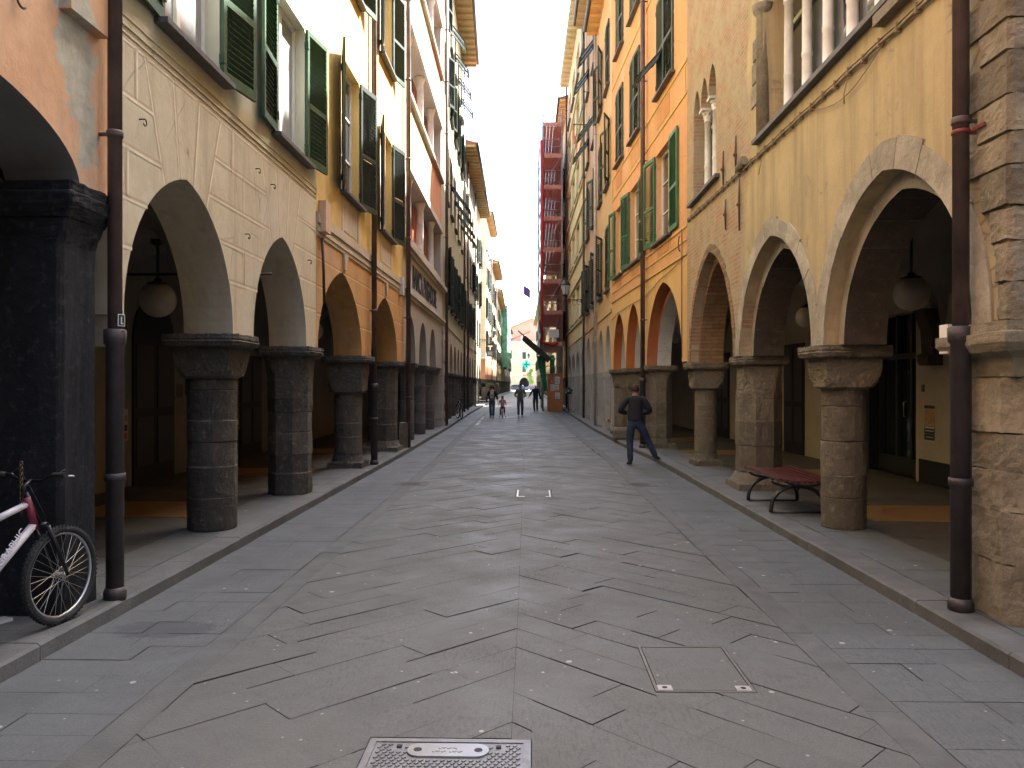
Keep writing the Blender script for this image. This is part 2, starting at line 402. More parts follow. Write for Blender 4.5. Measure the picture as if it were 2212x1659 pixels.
# kerbs and pavements
for side, K_, F_ in ((-1, LK, LF), (1, RK, RF)):
    mb = MB(); y = -2.
    while y < 186:
        ln = 1.15 if y < 70 else 4; y2 = y+ln; j = random.uniform(-.004, .004)
        x0, x1 = lerp(K_, y)+j, lerp(K_, y2)+j; wd = .28*side
        if not (side == -1 and 66 < y < 75): 
            g = random.choice((.001, .003))
            P = [(x0, y+g), (x1, y2-g), (x1+wd, y2-g), (x0+wd, y+g)]
            hz = KH+random.uniform(-.003, .003)
            rnd = .018*side
            mb.add([(P[0][0], P[0][1], -.02), (P[1][0], P[1][1], -.02), (P[0][0], P[0][1], hz-.018), (P[1][0], P[1][1], hz-.018),
                    (P[0][0]+rnd, P[0][1], hz), (P[1][0]+rnd, P[1][1], hz), (P[2][0], P[2][1], hz), (P[3][0], P[3][1], hz)],
                   [(0, 1, 3, 2), (2, 3, 5, 4), (4, 5, 6, 7), (0, 2, 4, 7), (1, 3, 5, 6)])
        y = y2
    mb.build('kerb', M_kerb, kind='structure')
    if side == -1:
        band(lambda y: lerp(LF, y)-.62, lambda y: lerp(LK, y)-.282, -2, 66, .36, KH, 'pavement', M_pave, 0)
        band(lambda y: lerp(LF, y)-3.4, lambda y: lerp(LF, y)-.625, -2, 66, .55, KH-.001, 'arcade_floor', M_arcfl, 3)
        band(lambda y: lerp(LF, y)-8, lambda y: lerp(LK, y)-.282, 75.5, 186, 2, KH, 'pavement', M_pave, 1)
    else:
        band(lambda y: lerp(RK, y)+.282, lambda y: lerp(RF, y)+.62, -2, 75, .36, KH, 'pavement', M_pave, 0)
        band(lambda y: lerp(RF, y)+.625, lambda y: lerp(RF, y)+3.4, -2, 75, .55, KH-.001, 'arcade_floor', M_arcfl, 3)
        band(lambda y: lerp(RK, y)+.282, lambda y: lerp(RF, y)+8, 75.5, 186, 2, KH, 'pavement', M_pave, 1)
def sheet(name, x0, x1, y0, y1, z, mat, **kw):
    return MB().box(x0, x1, y0, y1, z-.03, z, 0).build(name, mat, **kw)
# coloured marble inlays in the arcade floors
M_inlay = simple('ochre_terrazzo', (.19, .115, .05), .35, var=.2, nscale=30); M_inlay2 = simple('red_terrazzo', (.20, .06, .03), .35, var=.2, nscale=30)
for side, y in ((1, 10.1), (1, 14.6), (1, 19.0), (1, 23.6), (-1, 10.2), (-1, 14.6), (-1, 19.2)):
    xc = 4.95*side if y < 17 or side < 0 else 4.5
    mb = MB(); mb.box(xc-.85, xc+.85, y-.62, y+.62, .10, .1145, 0)
    n = 28; ring = [(xc+.5*math.cos(2*math.pi*i/n), y+.42*math.sin(2*math.pi*i/n)) for i in range(n)]; ri = [(xc+.42*math.cos(2*math.pi*i/n), y+.34*math.sin(2*math.pi*i/n)) for i in range(n)]
    mb.add([(a, b, .1185) for a, b in ring+ri], [(i, (i+1) % n, n+(i+1) % n, n+i) for i in range(n)], 1)
    mb.build('floor_inlay', [M_inlay, M_inlay2], kind='structure')

# ------------------------------------------------------------------ building frame
class Bld:
    def __init__(b, name, label, side, y0, y1, H, line=None):
        F_ = line or (LF if side < 0 else RF)
        b.side = side; b.y0, b.y1, b.H = y0, y1, H
        P0, P1 = Vector((lerp(F_, y0), y0, 0)), Vector((lerp(F_, y1), y1, 0))
        b.P0 = P0; b.d = (P1-P0).normalized(); b.L = (P1-P0).length
        o, ang = (P0, math.atan2(b.d.y, b.d.x)) if side < 0 else (P1, math.atan2(-b.d.y, -b.d.x))
        b.root = thing(name, label, 'building', tuple(o), ang)
        b.nm = name
    def t(b, y): return (y-b.y0)/b.d.y            # along facade from the near end, from world Y
    def S(b, t): return t if b.side < 0 else b.L-t  # local x
    def sy(b, y): return b.S(b.t(y))
    def uv(b, u, v):
        r = ray(u, v); A = b.P0; d = b.d; det = d.x*-r[1]+r[0]*d.y
        ss = (A.x*r[1]-A.y*r[0])/det*1.0; tt = (d.x*-A.y+d.y*A.x)/det
        ss = (-A.x*-r[1]-r[0]*A.y)/det; tt = (d.x*-A.y+d.y*A.x)/det
        return ss, EYE+r[2]*tt
    def tu(b, u): return b.uv(u, 500)[0]

def arch_z(x, a, h, k):
    r = min(abs(x)/a, 1.); return h*((1-k)*math.sqrt(max(0, 1-r*r))+k*math.sqrt(max(0, 1-r)))
def arch_pts(sc_, a, zs, h, k, n=28, grow=0.):
    pts = []
    for i in range(n+1):
        an = math.pi*i/n; x = -math.cos(an)*a; pts.append((sc_+x, zs+arch_z(x, a, h, k)))
    if grow:
        out = []
        for i, p in enumerate(pts):
            q0, q1 = pts[max(i-1, 0)], pts[min(i+1, n)]; tx, tz = q1[0]-q0[0], q1[1]-q0[1]; L = math.hypot(tx, tz)
            if i == 0: out.append((p[0]-grow, p[1]))
            elif i == n: out.append((p[0]+grow, p[1]))
            else: out.append((p[0]-tz/L*grow, p[1]+tx/L*grow))
        return out
    return pts
def wall(b, zb, arches, holes, mat, thick=.55, top=None, name='wall', x0=0., x1=None, d0=0., side_mi=None):
    "arches: (centre local x, half, spring, rise, k); holes: list of loops"
    x1 = b.L if x1 is None else x1; top = top or b.H
    outer = [(x0, top), (x0, zb)]
    for (c, a, zs, h, k) in sorted(arches):
        p = arch_pts(c, a, zs, h, k)
        if zs > zb+.01: p = [(c-a, zb)]+p+[(c+a, zb)]
        outer += p
    outer += [(x1, zb), (x1, top)]
    mb = MB(); mb.poly(outer, holes, d0, d0+thick, 0, side_mi)
    return mb.build(name, mat, b.root)
def rect(x0, x1, z0, z1): return [(x0, z0), (x1, z0), (x1, z1), (x0, z1)]
def ring(b, c, a, zs, h, k, w_, d0, d1, mat, n=11, name='arch_ring', irr=.03, soffit=None):
    mb = MB(); i0 = arch_pts(c, a, zs, h, k, n*4); o0 = arch_pts(c, a, zs, h, k, n*4, w_)
    for q in range(n):
        s_ = slice(q*4, q*4+5); I = i0[s_]; O = o0[s_]; ww = random.uniform(-irr, irr)
        O = [(I[j][0]+(O[j][0]-I[j][0])*(1+ww/w_), I[j][1]+(O[j][1]-I[j][1])*(1+ww/w_)) for j in range(5)]
        dz = random.uniform(-.004, .004); L = I+O[::-1]; m = len(L)
        cx = sum(p[0] for p in L)/m; cz = sum(p[1] for p in L)/m
        L = [(cx+(p[0]-cx)*.984, cz+(p[1]-cz)*.99) for p in L]
        v = [(p[0], d0+dz, p[1]) for p in L]+[(p[0], d1, p[1]) for p in L]
        f = [(j, j+1, 8-j, 9-j) for j in range(4)]+[(m+j, m+j+1, m+8-j, m+9-j) for j in range(4)]
        f += [(j, (j+1) % m, m+(j+1) % m, m+j) for j in range(m)]
        mi = [0]*8+[1 if (j < 4 and soffit) else 0 for j in range(m)]
        o = len(mb.v); mb.v += v; mb.f += [tuple(x+o for x in ff) for ff in f]; mb.mi += mi; mb.sm += [False]*len(f)
    return mb.build(name, [mat, soffit] if soffit else mat, b.root)

# ---- columns
def rsq(th, h): return h/max(abs(math.cos(th)), abs(math.sin(th)))
def roct(th, h):
    a = (th+math.pi/8) % (math.pi/4)-math.pi/8; return h/math.cos(a)
def column(b, s, kind, r, ztop, mat, d=.32, capw=None, base=None, z0=KH, cap_h=.6, rot=0., drums=None):
    n = 48; cw = capw or r*1.75; fn = roct if kind == 'oct' else (lambda th, h: h)
    aw = .15
    def rg(f, z, j=0.): return [((f(2*math.pi*i/n)+j*math.sin(i*1.7)*.004)*math.cos(2*math.pi*i/n), (f(2*math.pi*i/n))*math.sin(2*math.pi*i/n), z) for i in range(n)]
    mb = MB(); zc = ztop-aw-cap_h; z = z0
    if base:
        mb.loft([rg(lambda th: rsq(th, r*1.28), z0-.02), rg(lambda th: rsq(th, r*1.25), z0+.10), rg(lambda th: fn(th, r*1.2), z0+.13), rg(lambda th: fn(th, r*1.02), z0+.26)], smooth=False); z = z0+.26
    while z < zc-.02:
        dh = min(random.uniform(.24, .42), zc-z)
        if zc-(z+dh) < .12: dh = zc-z
        j = r*random.uniform(.975, 1.015); e = .006
        mb.loft([rg(lambda th: fn(th, j-.010), z+.001), rg(lambda th: fn(th, j), z+.012), rg(lambda th: fn(th, j*random.uniform(.995, 1.004)), z+dh*.5, 1), rg(lambda th: fn(th, j), z+dh-.012), rg(lambda th: fn(th, j-.010), z+dh-.001)], smooth=False)
        z += dh
        if z < zc-.03 and random.random() < .65: mb.loft([rg(lambda th: fn(th, j-random.uniform(.0035, .0075)), z-.010), rg(lambda th: fn(th, j-random.uniform(.0035, .0075)), z+.012)], 1, smooth=False)
    o = mb.build('column', [mat, M_lime], b.root, loc=(s, d, 0), rot=(0, 0, rot))
    cb = MB(); K = 12; rings = []
    hw = cw*.76
    for q in range(K+1):
        tq = q/K; zz = zc+cap_h*tq
        if kind == 'oct':
            g = r+(hw*1.42-r)*(1-math.sqrt(max(0, 1-tq*tq)))*.999; rings.append(rg(lambda th: min(rsq(th, r+(hw-r)*tq**.8), roct(th, max(g, r))), zz))
        else:
            wq_ = hw*math.sqrt(max(0, 1-(1-tq)**2)); g = math.sqrt(hw*hw+wq_*wq_) if tq > 0 else r*1.02; rings.append(rg(lambda th: min(rsq(th, hw*(.93+.07*tq) if tq > 0 else r*1.02), g), zc+cap_h*max(tq, 0) if tq > 0 else zc))
    cb.loft(rings, smooth=False)
    zt = ztop-aw
    cb.loft([rg(lambda th: rsq(th, hw*1.0)*.985, zt+.001), rg(lambda th: min(rsq(th, cw*.97), cw*1.30), zt+.025), rg(lambda th: min(rsq(th, cw*1.02), cw*1.34), zt+.07), rg(lambda th: min(rsq(th, cw*.99), cw*1.31), zt+.085), rg(lambda th: min(rsq(th, cw*1.01), cw*1.33), zt+.10), rg(lambda th: min(rsq(th, cw), cw*1.32), ztop-.002)], smooth=False)
    cb.build('capital', mat, o)
    return o
def pier(b, s0, s1, ztop, mat, matb, d0=.0, d1=.6, zband=1.98, z0=KH):
    mb = MB(); mb.box(s0, s1, d0, d1, z0+.32, zband, 0); mb.box(s0-.03, s1+.03, d0-.03, d1+.03, z0-.01, z0+.32, 0); mb.box(s0-.025, s1+.025, d0-.025, d1+.03, zband, zband+.14, 1)
    mb.box(s0, s1, d0, d1, zband+.14, ztop, 1)
    return mb.build('pier', [mat, matb], b.root)

# ---- vaults, rear mass, roof
def vaults(b, bays, zs, h, mat, depth=3.1, d0=.5):
    mb = MB(); N = 14
    for (a0, a1) in bays:
        c, a = (a0+a1)/2, (a1-a0)/2; v = []; f = []
        for i in range(N+1):
            for j in range(N+1):
                x = -1+2*i/N; y = -1+2*j/N
                z = zs+h*max(math.sqrt(max(0, 1-x*x)), math.sqrt(max(0, 1-y*y)))
                v.append((c+x*a, d0+(y+1)/2*depth, z))
        for i in range(N):
            for j in range(N): f.append((i*(N+1)+j, (i+1)*(N+1)+j, (i+1)*(N+1)+j+1, i*(N+1)+j+1))
        mb.add(v, f, 0, None, True)
    return mb.build('vault', mat, b.root)
def mass(b, mat, depth=3.15, low=4.35, sidemat=None, ext0=0., ext1=0., end_near=False, end_far=False):
    mb = MB(); L = b.L
    mb.box(0, L, depth+.5, 9.5, 0, low, 0); mb.box(0, L, .56, 9.5, low, b.H-.02, 0)
    if end_near: # close the arcade end away from us is never wanted; kept for corner buildings
        pass
    return mb.build('rear_wall', mat, b.root)
def back_wall(b, mat, depth=3.15):
    mb = MB(); mb.box(0, b.L, depth, depth+.49, KH-.02, 4.3, 0); return mb.build('arcade_back_wall', mat, b.root)
def roof(b, over, mat_under, thick=.22, rise=1.6, gutter=True, dark=M_zinc):
    mb = MB(); L = b.L; H = b.H
    mb.add([(0, -over, H), (L, -over, H), (L, 9.5, H+.0), (0, 9.5, H+.0), (0, -over, H+.14), (L, -over, H+.14), (L, 4.6, H+rise), (0, 4.6, H+rise), (L, 9.5, H+.1), (0, 9.5, H+.1)],
           [(0, 1, 2, 3)], 0)
    o = len(mb.v)-10
    for f, m in (((0, 4, 5, 1), 1), ((4, 7, 6, 5), 1), ((7, 9, 8, 6), 1), ((0, 3, 9, 7, 4), 1), ((1, 5, 6, 8, 2), 1)):
        mb.f.append(tuple(o+x for x in f)); mb.mi.append(m); mb.sm.append(False)
    n = max(2, int(L/.7))
    for i in range(n+1):
        x = L*i/n; mb.box(max(0, x-.06), min(L, x+.06), -over+.03, .0, H-.13, H-.001, 0)
    r_ = mb.build('roof', [mat_under, M_tile], b.root)
    if gutter:
        g = MB(); pts = [(0, -over-.06, H+.07), (L, -over-.06, H+.07)]; g.tube(pts, .085, 10); g.build('gutter', dark, r_)
    return r_

# ---- windows
_mc = {}
def shutter_mesh(w_, h, mat, pitch=.066, rail=True):
    key = ('sh', round(w_, 2), round(h, 2), mat.name, rail)
    if key in _mc: return _mc[key]
    mb = MB(); st = .065; t_ = .019
    mb.box(0, st, -t_, t_, 0, h); mb.box(w_-st, w_, -t_, t_, 0, h)
    rails = [(0, .11), (h-.09, h)]+([(h*.42, h*.42+.08)] if rail else [])
    for a, c in rails: mb.box(st, w_-st, -t_, t_, a, c)
    z = .11
    while z < h-.11:
        if not (rail and h*.42-.04 < z < h*.42+.08):
            M = Matrix.Translation((0, 0, z+.025)) @ Matrix.Rotation(R(-46), 4, 'X'); mb.box(st-.004, w_-st+.004, -.034, .034, -.004, .004, 0, M)
        z += pitch
    mb.box(-.01, .03, -t_-.012, t_+.012, .18, .28); mb.box(-.01, .03, -t_-.012, t_+.012, h-.28, h-.18)
    me = bpy.data.meshes.new('shutter'); me.from_pydata(mb.v, [], mb.f); me.materials.append(mat); me.update(); _mc[key] = me
    return me
def frame_mesh(w_, h, mat, nx=2, nz=2, d=.0):
    key = ('fr', round(w_, 2), round(h, 2), mat.name, nx, nz)
    if key in _mc: return _mc[key]
    mb = MB(); f = .055
    mb.box(0, f, -.03, .03, 0, h); mb.box(w_-f, w_, -.03, .03, 0, h); mb.box(f, w_-f, -.03, .03, 0, f); mb.box(f, w_-f, -.03, .03, h-f, h)
    for i in range(1, nx): x = w_*i/nx; mb.box(x-.04, x+.04, -.035, .025, f, h-f)
    for j in range(1, nz):
        z = h*j/nz
        for i in range(nx): mb.box(w_*i/nx+.04, w_*(i+1)/nx-.04, -.022, .012, z-.015, z+.015)
    me = bpy.data.meshes.new('window'); me.from_pydata(mb.v, [], mb.f); me.materials.append(mat); me.update(); _mc[key] = me
    return me
def pane_mesh(w_, h, mat):
    key = ('pn', round(w_, 2), round(h, 2), mat.name)
    if key in _mc: return _mc[key]
    mb = MB(); mb.box(.02, w_-.02, .004, .016, .02, h-.02); me = bpy.data.meshes.new('pane'); me.from_pydata(mb.v, [], mb.f); me.materials.append(mat); me.update(); _mc[key] = me
    return me
def sill_mesh(w_, mat, pr=.13):
    key = ('si', round(w_, 2), mat.name, pr)
    if key in _mc: return _mc[key]
    mb = MB(); mb.box(-.12, w_+.12, -pr, -.002, -.055, -.004); mb.box(0.003, w_-.003, -.002, .22, -.004, .012)
    me = bpy.data.meshes.new('sill'); me.from_pydata(mb.v, [], mb.f); me.materials.append(mat); me.update(); _mc[key] = me
    return me
def window(b, x0, x1, z0, z1, smat, a0=170, a1=170, fmat=None, flap=False, rec=.17, sill=True, nz=3, one=None):
    "a0/a1: opening angle of the leaf at x0 / x1 (None = missing)"
    w_, h = x1-x0, z1-z0
    win = place(frame_mesh(w_, h, fmat or M_white, 2, nz), 'window', b.root, (x0, rec, z0))
    place(pane_mesh(w_, h, M_glass), 'pane', win)
    if sill: place(sill_mesh(w_, M_slate), 'sill', win, (0, -rec, 0))
    lw = w_/2
    if smat:
        if flap == 'all':
            for q in (0, 1):
                up = shutter_mesh(lw-.01, h*.45, smat, rail=False); lo = shutter_mesh(lw-.01, h*.55, smat, rail=False)
                place(up, 'shutter', win, (q*lw, -rec+.0, h*.55)); place(lo, 'shutter', win, (q*lw, -rec-.60*h*.55, h*.55-.80*h*.55), (R(-37), 0, 0))
        else:
            sm_ = shutter_mesh(lw, h, smat)
            if a0 is not None:
                place(sm_, 'shutter', win, (0.0, -rec-.03, 0), (0, 0, R(-a0)))
            if a1 is not None:
                place(sm_, 'shutter', win, (w_, -rec-.03, 0), (0, 0, R(180+a1)))
    return win

def downpipe(b, x, d, z0, z1, r, mat, castz=None, parent=None):
    mb = MB(); mb.tube([(x, d, z0 if castz is None else castz), (x, d, z1)], r, 14)
    z = z0+1.3 if castz is None else castz+1.5
    while z < z1:
        mb.lathe([(r+.006, z-.025), (r+.010, z-.015), (r+.010, z+.015), (r+.006, z+.025)], 14, (x, d)); mb.box(x-.012, x+.012, d, max(d+.03, .01), z-.012, z+.012); z += 2.05
    o = mb.build('downpipe', mat, b.root)
    if castz is not None:
        c = MB(); c.lathe([(r*1.25, z0), (r*1.25, castz-.12), (r*1.55, castz-.10), (r*1.6, castz), (r*1.2, castz+.01)], 16, (x, d))
        c.lathe([(r*1.55, z0-.01), (r*1.6, z0+.05), (r*1.3, z0+.09)], 16, (x, d)); c.lathe([(r*1.45, z0+.9), (r*1.5, z0+.93), (r*1.45, z0+.96)], 16, (x, d))
        c.build('pipe_shoe', M_castiron, o)
    return o

def roughen(o, lev, strength, size):
    "worn stone: break up flat faces"
    m1 = o.modifiers.new('cut', 'SUBSURF'); m1.subdivision_type = 'SIMPLE'; m1.levels = m1.render_levels = lev
    for k, (st, sz) in enumerate(((strength, size), (strength*.45, size*.25))):
        tx = bpy.data.textures.new('worn', 'CLOUDS'); tx.noise_scale = sz; tx.noise_depth = 3
        m2 = o.modifiers.new('worn', 'DISPLACE'); m2.texture = tx; m2.texture_coords = 'GLOBAL'; m2.strength = st; m2.mid_level = .5
# ================================================================== LEFT SIDE
# ---- salmon building, nearest on the left
t = NT('salmon_plaster'); X, Y_, Z = t.sep()
c = t.mix(t.ramp(t.noise(.9, 6, None, .6), .36, .64), (.62, .40, .255), (.56, .31, .165))
c = t.mix(t.ramp(t.noise(2.6, 6, t.mapping(scale=(2, 2, .5)), .7), .5, .75, 0, .5), c, (.36, .29, .22))
c = t.mix(t.ramp(t.noise(11, 6, None, .75), .45, .8, 0, .35), c, (.34, .22, .14))
# fallen render: grey patches near the building's far edge
dx = t.math('ABSOLUTE', t.math('SUBTRACT', X, t.math('ADD', t.math('MULTIPLY', Z, -.20), 9.95)))
pt = t.math('ADD', t.math('MULTIPLY', dx, 1.1), t.math('MULTIPLY', t.math('ABSOLUTE', t.math('SUBTRACT', Z, 4.1)), .16))
pt = t.math('ADD', pt, t.math('MULTIPLY', t.math('SUBTRACT', t.noise(3.2, 6, None, .65), .5), 1.0))
pm = t.ramp(pt, .22, .245, 1, 0)
gp = t.mix(t.ramp(t.noise(8, 6, None, .7), .35, .7), (.47, .45, .36), (.34, .30, .23)); c = t.mix(pm, c, gp)
nb = t.bump(pm, -.8, .02); nb = t.bump(t.noise(40, 7, None, .7), .35, .012, nb); nb = t.bump(t.noise(3, 4), .4, .04, nb)
P_salmon = t.done(c, .9, nb, .15)
b = Bld('salmon_building', 'peeling salmon plaster building at the near left with a black pier', -1, -3.5, 6.12, 16.5)
wall(b, 3.18, [(b.t(4.06), 1.62, 3.18, .56, .0), (b.t(.2), 1.5, 3.18, .56, 0)], [], [P_salmon, plaster('grey_vault', (.27, .27, .265), amt=.1)], side_mi=1)
mb = MB(); X0 = b.t(5.46); X1 = b.t(5.95)
n = 40
def rgp(hx, hy, ch, z):
    pts = [(-hx+ch, -hy), (hx-ch, -hy), (hx, -hy+ch), (hx, hy-ch), (hx-ch, hy), (-hx+ch, hy), (-hx, hy-ch), (-hx, -hy+ch)]
    return [(x, y, z) for x, y in pts]
hx, hy = (X1-X0)/2, .55; 
mb.loft([rgp(hx*.97, hy, .04, KH-.01), rgp(hx*.97, hy, .04, 2.75), rgp(hx, hy+.05, .02, 2.93)], smooth=False)
mb.loft([rgp(hx+.01, hy+.05, .015, 2.931), rgp(hx+.04, hy+.10, .015, 3.02), rgp(hx+.05, hy+.11, .015, 3.10), rgp(hx+.03, hy+.09, .015, 3.115), rgp(hx+.04, hy+.10, .015, 3.178)], smooth=False)
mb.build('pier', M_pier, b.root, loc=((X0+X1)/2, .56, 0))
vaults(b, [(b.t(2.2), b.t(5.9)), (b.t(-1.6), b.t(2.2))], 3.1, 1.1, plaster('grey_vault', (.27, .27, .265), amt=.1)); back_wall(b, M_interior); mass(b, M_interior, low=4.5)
mb = MB(); mb.box(b.t(5.42), b.t(5.92), -.09, .0, 4.38, 5.35, 0); mb.build('junction_box', P_salmon, b.root)
mb = MB(); c0 = b.t(4.98)
mb.tube([(c0+.05*math.cos(a/8*math.pi), -.03, 4.22+.05*math.sin(a/8*math.pi)) for a in range(2, 15)], .008, 6); mb.build('wall_hook', M_iron, b.root)
dp_ = downpipe(b, b.t(5.94), -.12, KH, 16, .052, M_pipe, castz=2.16)
st_ = MB(); st_.box(.0, .075, -.004, .0, 0, .115, 0); st_.box(.008, .067, -.006, -.004, .008, .107, 1); st_.box(.028, .040, -.008, -.006, .03, .09, 0); st_.box(.028, .055, -.008, -.006, .02, .03, 0)
st_.v = [(a*.8, c_, e*.8) for a, c_, e in st_.v]; st_.build('sticker', [simple('sticker_white', (.7, .7, .7), .5), simple('sticker_black', (.02, .02, .02), .5)], dp_, loc=(b.t(5.94)-.045, -.12-.045, 2.19), rot=(0, 0, R(-25)))

# ---- beige building with painted ashlar
P_beige = plaster('beige_plaster', (.66, .585, .425), (.585, .515, .37), stain=(.33, .26, .18), seed=2, amt=.3)
t = NT('pale_green_plaster'); X, Y_, Z = t.sep()
c = t.mix(t.ramp(t.noise(.8, 5), .4, .6), (.54, .53, .40), (.49, .48, .36))
drip = t.math('ADD', Z, t.math('MULTIPLY', t.noise(2.4, 6, t.mapping(scale=(3, 3, .6)), .7), -.55))
c = t.mix(t.math('MULTIPLY', t.ramp(drip, 4.42, 4.75, 1, 0), t.ramp(t.noise(1.1, 4, t.mapping(scale=(1, 1, .1))), .42, .6, .1, .8)), c, (.44, .33, .17)); P_sage = t.done(c, .9, t.bump(t.noise(50, 6), .2, .01), .15)
b = Bld('beige_building', 'beige plaster building on the left with painted ashlar joints and two tall arches', -1, 6.13, 12.0, 16.8)
ar = [(b.t(7.47), 1.17, 2.3, 1.41, .30), (b.t(10.38), 1.10, 2.3, 1.40, .32)]
W1 = (b.t(6.92), b.t(8.26), 4.97, 6.92); W2 = (b.t(10.04), b.t(11.40), 4.97, 6.92)
up = [(W1[0], W1[1], 9.0, 11.0), (W2[0], W2[1], 9.0, 11.0)]
holes = [rect(*q) for q in [W1, W2]+up]
wall(b, 2.3, ar, [], P_beige, top=4.66)
wall(b, 4.66, [], [rect(*q) for q in [W1, W2]+up], P_sage, name='upper_wall')
mb = MB(); mb.box(0, b.L, -.008, -.002, 4.60, 4.615); mb.box(0, b.L, -.014, -.002, 4.66, 4.68); mb.box(0, b.L, -.008, -.002, 4.74, 4.75); mb.build('string_course', P_beige, b.root)
M_curt = simple('net_curtain_glass', (.30, .29, .28), .12, var=.25, nscale=2.5, spec=.8)
for q in (W1, W2):
    wn = window(b, *q, M_green, a0=175, a1=170, nz=1)
    for c_ in wn.children:
        if c_.name.startswith('pane'): c_.data = c_.data.copy(); c_.data.materials[0] = M_curt
for (y_, z_) in ((6.55, 3.95), (9.35, 4.3), (9.0, 3.45), (11.55, 3.55), (9.9, 4.25)):
    mb = MB(); x_ = b.t(y_); mb.tube([(x_, 0, z_+.03), (x_, -.05, z_+.03)]+[(x_+.028*math.sin(a/6*math.pi), -.05, z_+.03-.028+.028*math.cos(a/6*math.pi)) for a in range(1, 9)], .006, 6); mb.build('wall_hook', M_iron, b.root)
sk = MB()
for (y_, z_, l_, dx_) in ((9.30, 4.22, .30, .06), (9.42, 4.1, .26, .10), (9.5, 4.02, .20, -.02), (8.55, 4.2, .16, .05), (8.72, 4.15, .10, 0)):
    x_ = b.t(y_); sk.add([(x_-.006, -.0035, z_), (x_+.006, -.0035, z_), (x_+dx_+.003, -.0035, z_-l_), (x_+dx_-.003, -.0035, z_-l_)], [(0, 1, 2, 3)])
sk.build('drip_marks', simple('drip_stain', (.25, .19, .13), .9), b.root)
for q in up: window(b, *q, M_green)
M_lt = simple('light_joint_paint', (.72, .64, .48), .9, var=.1); M_dk = simple('brown_joint_paint', (.48, .38, .25), .9, var=.1)
jb = MB()
def seg(mb, p, q, wd, mi, dd=-.003):
    dx, dz = q[0]-p[0], q[1]-p[1]; L = math.hypot(dx, dz); nx, nz = -dz/L*wd/2, dx/L*wd/2
    P = [(p[0]+nx, p[1]+nz), (q[0]+nx, q[1]+nz), (q[0]-nx, q[1]-nz), (p[0]-nx, p[1]-nz)]
    mb.add([(a, dd, c) for a, c in P], [(0, 1, 2, 3)], mi)
def jline(mb, p, q, wd=.026):
    dx, dz = q[0]-p[0], q[1]-p[1]; L = math.hypot(dx, dz); nx, nz = -dz/L*wd/2, dx/L*wd/2
    if nz < 0: nx, nz = -nx, -nz
    seg(mb, (p[0]+nx, p[1]+nz), (q[0]+nx, q[1]+nz), wd, 1); seg(mb, (p[0]-nx*1.1, p[1]-nz*1.1), (q[0]-nx*1.1, q[1]-nz*1.1), wd, 0)
def ashlar(b, mb, ar, zs, ztop, fan, x0, x1, zfan):
    def blocked(x, z):
        for (c, a, z0, h, k) in ar:
            if z < z0+arch_z(x-c, a, h, k)+.01 and abs(x-c) < a: return True
            if z > zfan:
                f = fan[0]+(fan[1]-fan[0])*(z-zfan)/(ztop-zfan)
                if abs(x-c) < f: return True
        return False
    for z in zs:
        x = x0; run = None; st = .02
        while x <= x1+.001:
            bl = blocked(x, z)
            if not bl and run is None: run = x
            if (bl or x+st > x1) and run is not None:
                if x-run > .08: jline(mb, (run, z), (x, z))
                run = None
            x += st
    for (c, a, z0, h, k) in ar:
        for q in (-1, -.34, .34, 1):
            xa = c+q*fan[0]; za = max(z0+arch_z(xa-c, a, h, k)+.01, zfan if abs(q) == 1 else 0); jline(mb, (xa, za), (c+q*fan[1], ztop))
ashlar(b, jb, ar, [2.88, 3.28, 3.70, 4.12], 4.56, (.45, .82), .02, b.L-.01, 3.55); jline(jb, (0, 4.56), (b.L, 4.56), .02)
for (x, za, zb_) in ((b.t(8.95), 3.70, 4.12), (b.t(9.0), 2.9, 3.28), (b.t(11.7), 3.28, 3.7), (b.t(6.35), 3.28, 3.7), (b.t(8.62), 4.12, 4.56), (b.t(6.5), 4.12, 4.56)): jline(jb, (x, za), (x, zb_))
jb.build('painted_joints', [M_lt, M_dk], b.root)
bo = MB()
for yy in (7.5, 10.4): bo.lathe([(.001, -.03), (.03, -.025), (.035, 0)], 12, (0, 0), 0, Matrix.Translation((b.t(yy), 0, 3.98 if yy < 9 else 3.93)) @ Matrix.Rotation(R(-90), 4, 'X') @ Matrix.Scale(-1, 4, (0, 0, 1)))
bo.build('wall_boss', P_beige, b.root)
column(b, b.t(8.88), 'round', .27, 2.3, M_dstone, d=.33, capw=.42, cap_h=.34)
column(b, b.t(11.78), 'oct', .30, 2.3, M_dstone, d=.33, capw=.42)
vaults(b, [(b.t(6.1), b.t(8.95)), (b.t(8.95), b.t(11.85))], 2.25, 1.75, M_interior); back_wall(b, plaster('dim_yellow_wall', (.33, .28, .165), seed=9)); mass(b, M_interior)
# arcade end details: corbel under the first springer
mb = MB(); mb.box(0.01, b.t(6.32), .05, .5, 2.05, 2.299); mb.build('corbel', M_ring, b.root)

# ---- yellow building
P_ochre = plaster('ochre_plaster', (.66, .38, .145), (.58, .33, .13), stain=(.38, .22, .12), seed=5, amt=.4)
P_yellow = plaster('yellow_plaster', (.74, .52, .18), (.66, .46, .16), seed=5.5, amt=.25)
M_cornpaint = plaster('pale_moulding', (.64, .54, .40), seed=7, amt=.2)
b = Bld('yellow_building', 'yellow and ochre building on the left with striped moulding above two pointed arches', -1, 12.01, 20.3, 17.0)
ar = [(b.t(13.68), 1.58, 2.3, 1.40, .42), (b.t(17.72), 1.60, 2.3, 1.40, .42)]
W3 = (b.t(13.62), b.t(15.02), 5.12, 7.50); W4 = (b.t(17.15), b.t(18.55), 5.12, 7.42)
up = [(W3[0], W3[1], 9.0, 11.1), (W4[0], W4[1], 9.0, 11.1), (W3[0], W3[1], 12.6, 14.5), (W4[0], W4[1], 12.6, 14.5)]
